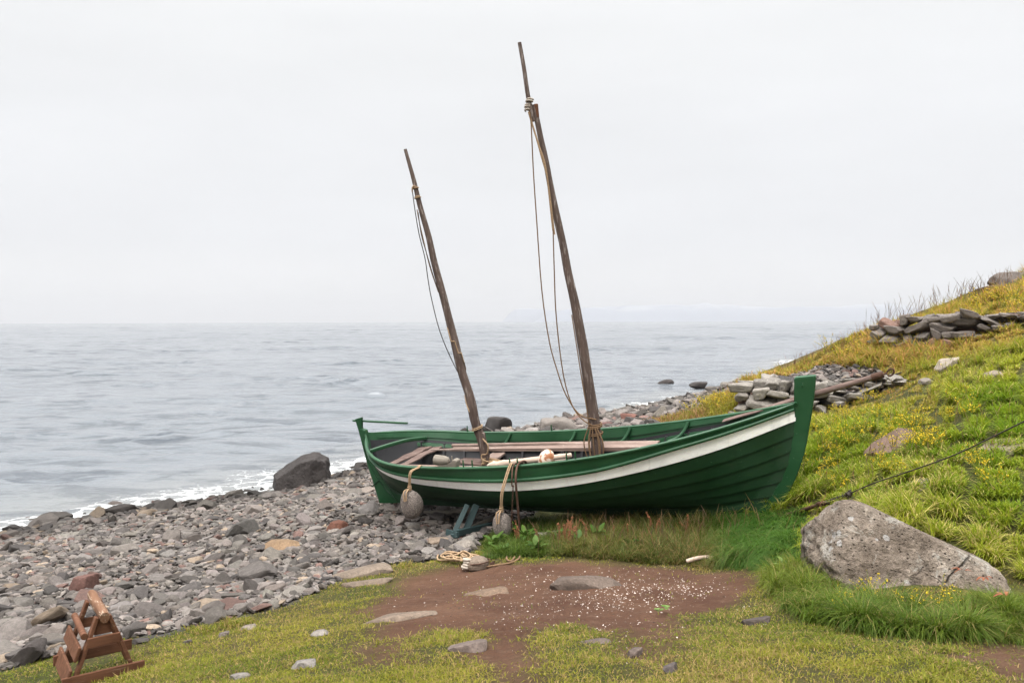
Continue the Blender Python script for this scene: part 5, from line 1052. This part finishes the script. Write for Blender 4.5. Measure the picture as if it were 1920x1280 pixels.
ln = (.055 + .25 * r_.random(n) ** 1.5 * (.5 + .9 * h1)) * (.6 + .7 * big_) * (1 - .6 * pth) * (1 + .35 * up) * rod_gap(x, y)
col = colour(x, y, n, (.145, .235, .014), (.35, .36, .034), (.46, .38, .13), .13); cu = colour(x, y, n, (.22, .25, .028), (.38, .31, .05), (.42, .24, .085), .40)
mm_ = np.clip(up + .6 * pth, 0, 1); col = col * (1 - mm_)[:, None] + cu * mm_[:, None]
az = np.where(r_.random(n) < .5, -2.6 + .6 * r_.normal(size=n) + .8 * n2(x, y, .7, 183), outd + .6 * r_.normal(size=n)); blade_mesh('slope_grass', x, y, ln, (.0052 + .00075 * rd), az, .45 + 1.0 * r_.random(n), col, 'lush tufted grass of the slope, yellower towards the top', 3)
# grass bank behind the boat and on the skyline
x, y = scatter(120000, 15, 34, 8, 40); b, d = masks(x, y); pp = proj(np.stack([x, y, height(x, y)], -1)); bank = (b < .5) & (pp[:, 0] < 1400); ok = bank; x, y = x[ok], y[ok]; n = len(x); rd = np.hypot(x, y)
col = colour(x, y, n, (.17, .175, .02), (.27, .185, .05), (.31, .16, .085), .40); blade_mesh('bank_grass', x, y, .12 + .2 * r_.random(n), .005 + .0008 * rd, r_.random(n) * 6.28, .3 + .8 * r_.random(n), col, 'orange and yellow grass on the bank behind the boat', 3)
# seed stalks
def stalks(name, x, y, ln, label, rad, colr, head=.35):
    V, Q = [], []; nb = 0
    for a, b_, l_ in zip(x, y, ln):
        z = float(height(a, b_)); az_ = r_.random() * 6.28; be = .12 + .3 * r_.random(); ts = np.linspace(0, 1, 6); cen = np.stack([a + math.cos(az_) * be * l_ * ts ** 2, b_ + math.sin(az_) * be * l_ * ts ** 2, z + l_ * ts], -1)
        rr2 = np.interp(ts, [0, 1 - head, 1 - head * .8, 1 - head * .3, 1], [rad, rad * .8, rad * 1.5, rad * 2.6, rad * .6])
        for k in range(3): an__ = k * 2.094; V.append(cen + rr2[:, None] * np.array([math.cos(an__), math.sin(an__), 0])[None])
        for i in range(5):
            for k in range(3): k2 = (k + 1) % 3; Q.append((nb + k * 6 + i, nb + k2 * 6 + i, nb + k2 * 6 + i + 1, nb + k * 6 + i + 1))
        nb += 18
    V = np.concatenate(V); cc_ = np.repeat(np.asarray(colr)[None] * (.6 + .8 * r_.random(len(x)))[:, None] * (1 + .12 * r_.normal(size=(len(x), 3))), 18, 0)
    me = fast_mesh(name, V, [np.array(Q)], True, np.clip(cc_, .01, 1)); me.materials.append(M_GRASS); tag(link(bpy.data.objects.new(name, me)), label, 'grass', kind='stuff')
def pick(n, pxr, spread, Yr):
    x_, y_ = [], []
    while len(x_) < n:
        u = r_.random(); px = np.interp(u, [0, 1], pxr) + spread * r_.normal(); Y = r_.uniform(*Yr); x_.append((px - CX) / F * Y); y_.append(Y)
    return np.array(x_), np.array(y_)
x, y = pick(330, (1650, 1880), 25, (21, 27)); stalks('seed_grass', x, y, .35 + .55 * r_.random(len(x)), 'thin dry seed stalks standing against the sky on the ridge', .0028, (.20, .125, .07))
x, y = pick(300, (1470, 1660), 25, (19.5, 23.5)); k = ~inside_b(x, y); stalks('seed_grass', x[k], y[k], .18 + .4 * r_.random(k.sum()), 'thin reddish seed stalks along the ridge over the sea', .0028, (.22, .115, .06))
x, y = pick(420, (1500, 1900), 40, (9, 17)); k = ~inside_b(x, y) & clear_of(x, y); stalks('seed_grass', x[k], y[k], .16 + .25 * r_.random(k.sum()), 'fine straw coloured seed stalks scattered over the slope', .0022, (.26, .19, .09))
x, y = pick(240, (1010, 1420), 15, (9.9, 11.2)); stalks('seed_grass', x, y, .22 + .25 * r_.random(len(x)), 'fine brown seed stalks standing in the grass along the hull', .0022, (.24, .16, .085))

# ------------------------------------------------------------------ flowering and broad-leaved plants
def up_rot(): return r_.random() * 6.283
def plant_meshes(seed, hgt_, nstem):
    q = np.random.default_rng(seed); ms = MB(); V, Q = [], []; nb = 0
    for k in range(nstem):
        a_ = q.random() * 6.283; r0 = .07 * q.random(); be = .06 + .12 * q.random(); l_ = hgt_ * (.6 + .5 * q.random()); p0 = np.array([r0 * math.cos(a_), r0 * math.sin(a_), -.02]); pts = [p0 + np.array([be * math.cos(a_) * t * t, be * math.sin(a_) * t * t, l_ * t]) for t in (0, .35, .7, 1)]
        ms.tube(pts, [.003, .0028, .0024, .0018], 4)
        for j in range(8):
            t = .55 + .45 * q.random(); c = p0 + np.array([be * math.cos(a_) * t * t, be * math.sin(a_) * t * t, l_ * t]) + q.normal(size=3) * np.array([.020, .020, .012]) * (1.35 - t); sz = .006 + .004 * q.random()
            o = q.normal(size=(3, 3)); o /= np.linalg.norm(o, axis=1)[:, None]; V += [c + sz * o[0], c - sz * o[0], c + sz * o[1], c - sz * o[1], c + sz * o[2], c - sz * o[2]]
            Q += [[nb + a__, nb + b__, nb + c__] for a__ in (0, 1) for b__ in (2, 3) for c__ in (4, 5)]; nb += 6
    return ms, np.array(V), np.array(Q)
M_STEM = mat_plain('plant_stem', (.10, .13, .02), .7, .2)
FP = []
for k in range(5):
    ms, V, Q = plant_meshes(800 + k, .20 + .03 * k, 9); sm_ = ms.build('stems', M_STEM); bm_ = fast_mesh('blossoms', V, [Q], False); bm_.materials.append(M_FLOWER); FP.append((sm_.data, bm_)); bpy.data.objects.remove(sm_)
def flower(c, sc_, label, group):
    t = empty('flowering_plant', label, 'flower', c, up_rot(), group); t.scale = (sc_,) * 3; a_, b_ = FP[r_.integers(5)]
    for nm, me_ in (('stems', a_), ('blossoms', b_)): link(bpy.data.objects.new(nm, me_), t)
G1 = 'yellow flowers of the grassy slope'; L1 = 'upright plant of tiny yellow blossoms among the green grass of the slope'
for cx_, cy_, sx_, sy_, n in ((1578, 795, 14, 20, 9), (1650, 815, 24, 18, 6), (1700, 825, 26, 16, 8), (1735, 845, 16, 10, 6), (1550, 860, 20, 16, 9), (1665, 880, 40, 12, 6), (1780, 770, 50, 22, 4), (1640, 770, 40, 12, 5), (1540, 905, 20, 10, 3), (1860, 900, 30, 20, 4)):
    for _ in range(n):
        c = hit(cx_ + sx_ * r_.normal(), cy_ + sy_ * r_.normal()); 
        if 7.5 < c[1] < 17 and clear_of(c[0], c[1]): c[2] = height(c[0], c[1]) + .02; flower(c, .8 + .5 * r_.random(), L1, G1)
for cx_, cy_, sx_, sy_, n, l_, g_ in ((1330, 765, 34, 9, 12, 'yellow flowers on the grassy bank between the boat and the far beach', 'yellow flowers behind the boat'), (1870, 585, 32, 16, 10, 'yellow flowers on the hillside above the upper stone wall', 'yellow flowers above the wall'), (1580, 662, 30, 16, 8, 'yellow flowers on the ridge edge left of the upper stone wall', 'yellow flowers on the ridge'), (1700, 1140, 90, 12, 5, 'low yellow flowers in the long grass before the boulder', 'yellow flowers before the boulder')):
    for _ in range(n):
        c = hit(cx_ + sx_ * r_.normal(), cy_ + sy_ * r_.normal()); b, d = masks(c[0:1], c[1:2])
        if c[1] < 34 and b[0] < .5 and clear_of(c[0], c[1]): c[2] = height(c[0], c[1]) + (.05 if c[1] < 9 else .03); flower(c, (1.0 + .5 * r_.random()) * (1 if c[1] < 14 else 1.25) * (.55 if c[1] < 9 else 1), l_, g_)
def leaf_set(name, label, c, leaves, group=None, tone=((.035, .075, .012), (.07, .12, .02))):
    V, Q, C_ = [], [], []; nb = 0
    for az_, el_, l_, w_, droop in leaves:
        d_ = np.array([math.cos(az_), math.sin(az_), 0]); s_ = np.array([-math.sin(az_), math.cos(az_), 0]); ts = np.linspace(0, 1, 7); q = r_.random(); cc_ = np.array(tone[0]) * (1 - q) + np.array(tone[1]) * q; stem = l_ * .3
        for t in ts:
            ang = el_ - droop * t; p = d_ * (stem + l_ * t) * math.cos(el_ - droop * t * .5) + np.array([0, 0, .02 + (stem + l_ * t) * math.sin(el_ - droop * t * .6)]); wdt = w_ * math.sin(math.pi * min(.98, .04 + .92 * t ** .8)) ** .8 * (1 + .1 * math.sin(17 * t + az_))
            for sgn in (-1, 0, 1): V.append(p + s_ * sgn * wdt + np.array([0, 0, .22 * wdt * abs(sgn)])); C_.append(cc_ * (1.12 if sgn == 0 else 1))
        for k in range(6):
            for j in range(2): Q.append([nb + 3 * k + j, nb + 3 * k + j + 1, nb + 3 * k + 4 + j, nb + 3 * k + 3 + j])
        nb += 21
    me = fast_mesh(name, np.array(V), [np.array(Q)], True, np.array(C_)); me.materials.append(M_LEAF); o = link(bpy.data.objects.new(name, me)); o.location = c; return tag(o, label, 'plant', group)
for px, py, sc_, dz in ((925, 1030, .16, .08), (945, 1042, .13, .05), (985, 1020, .17, .10), (1005, 1040, .15, .06), (1045, 1022, .15, .10), (1085, 1030, .16, .09), (1120, 1018, .14, .10), (1180, 1035, .12, .08), (960, 1008, .15, .12)):
    c = hit(px, py); c[2] = height(c[0], c[1]) + dz; leaf_set('dock_plant', 'broad leaved green plant growing in the grass at the foot of the hull', c, [(r_.random() * 6.28, .3 + .8 * r_.random(), sc_ * (.7 + .5 * r_.random()), .032 + .015 * r_.random(), .9 * r_.random()) for _ in range(8)], 'broad leaved plants along the hull')
for px, py, sc_ in ((1472, 1072, .12), (1492, 1082, .10), (1250, 1150, .036), (1235, 1155, .03)):
    c = hit(px, py); c[2] = height(c[0], c[1]) + .03; leaf_set('dock_plant', 'light green leafy plant at the left foot of the boulder' if px > 1400 else 'small pale green leaf rosette on the edge of the bare soil', c, [(r_.random() * 6.28, .3 + .6 * r_.random(), sc_ * (.7 + .5 * r_.random()), .022, .6) for _ in range(8)], 'leafy plants by the boulder' if px > 1400 else 'leaf rosettes on the soil', ((.09, .16, .03), (.14, .20, .06)))
for px, py, sc_ in ((1805, 1085, .07), (1845, 1098, .065), (1885, 1140, .07)):
    c = hit(px, py + 25); c[2] = height(c[0], c[1]) + .16; leaf_set('withered_plant', 'withered plant with red and orange leaves at the right foot of the boulder', c, [(r_.random() * 6.28, .2 + .9 * r_.random(), sc_ * (.6 + .5 * r_.random()), .013, 1.2) for _ in range(4)], 'withered plants by the boulder', ((.20, .05, .03), (.26, .12, .045)))
# sorrel spikes
SOR = []
for k in range(3):
    q = np.random.default_rng(860 + k); mb = MB(); pts = spline([(0, 0, 0), (.02, 0, .15), (.035, .01, .30), (.05 * (k - 1), .02, .42)], 12); mb.tube(pts, .003, 4)
    for j in range(60): t = .45 + .55 * q.random(); p = pts[min(len(pts) - 1, int(t * len(pts)))] + q.normal(size=3) * np.array([.010, .010, .012]); mb.box(p, (.009, .009, .007), None, 0)
    o = mb.build('sorrel_spike', mat_plain('red_sorrel', (.24, .10, .05), .8, .35) if k == 0 else bpy.data.materials['red_sorrel']); SOR.append(o.data); bpy.data.objects.remove(o)
for k in range(26):
    px, py = ((1062 + 14 * r_.normal(), 1030 + 8 * r_.random()) if k < 9 else (r_.uniform(950, 1130), 1020 + 14 * r_.random()) if k < 18 else (r_.uniform(1130, 1330), 1010 + 20 * r_.random()))
    c = hit(px, py); c[2] = height(c[0], c[1]) + .04; o = bpy.data.objects.new('sorrel_spike', SOR[k % 3]); COL.objects.link(o); o.location = c; o.rotation_euler = (.15 * r_.normal(), .15 * r_.normal(), up_rot()); o.scale = (.8, .8, .5 + .4 * r_.random()); tag(o, 'thin rust red seed spike standing in the grass along the hull', 'plant', 'rust red seed spikes along the hull')

# ------------------------------------------------------------------ haze over the sea
hb = bpy.data.meshes.new('haze'); bm = bmesh.new(); bmesh.ops.create_cube(bm, size=1)
for v in bm.verts: v.co = Vector((v.co.x * 36000, v.co.y * 20000 + 8000, (v.co.z + .5) * 440 - 8))
bm.to_mesh(hb); bm.free()
hmat = bpy.data.materials.new('haze_air'); hmat.use_nodes = True; ht = hmat.node_tree; ht.nodes.clear()
ho = ht.nodes.new('ShaderNodeOutputMaterial'); hv = ht.nodes.new('ShaderNodeVolumePrincipled'); hv.inputs['Color'].default_value = (.64, .65, .68, 1); hv.inputs['Density'].default_value = 1.05e-4
ht.links.new(hv.outputs[0], ho.inputs['Volume']); hb.materials.append(hmat)
tag(link(bpy.data.objects.new('haze', hb)), kind='stuff')
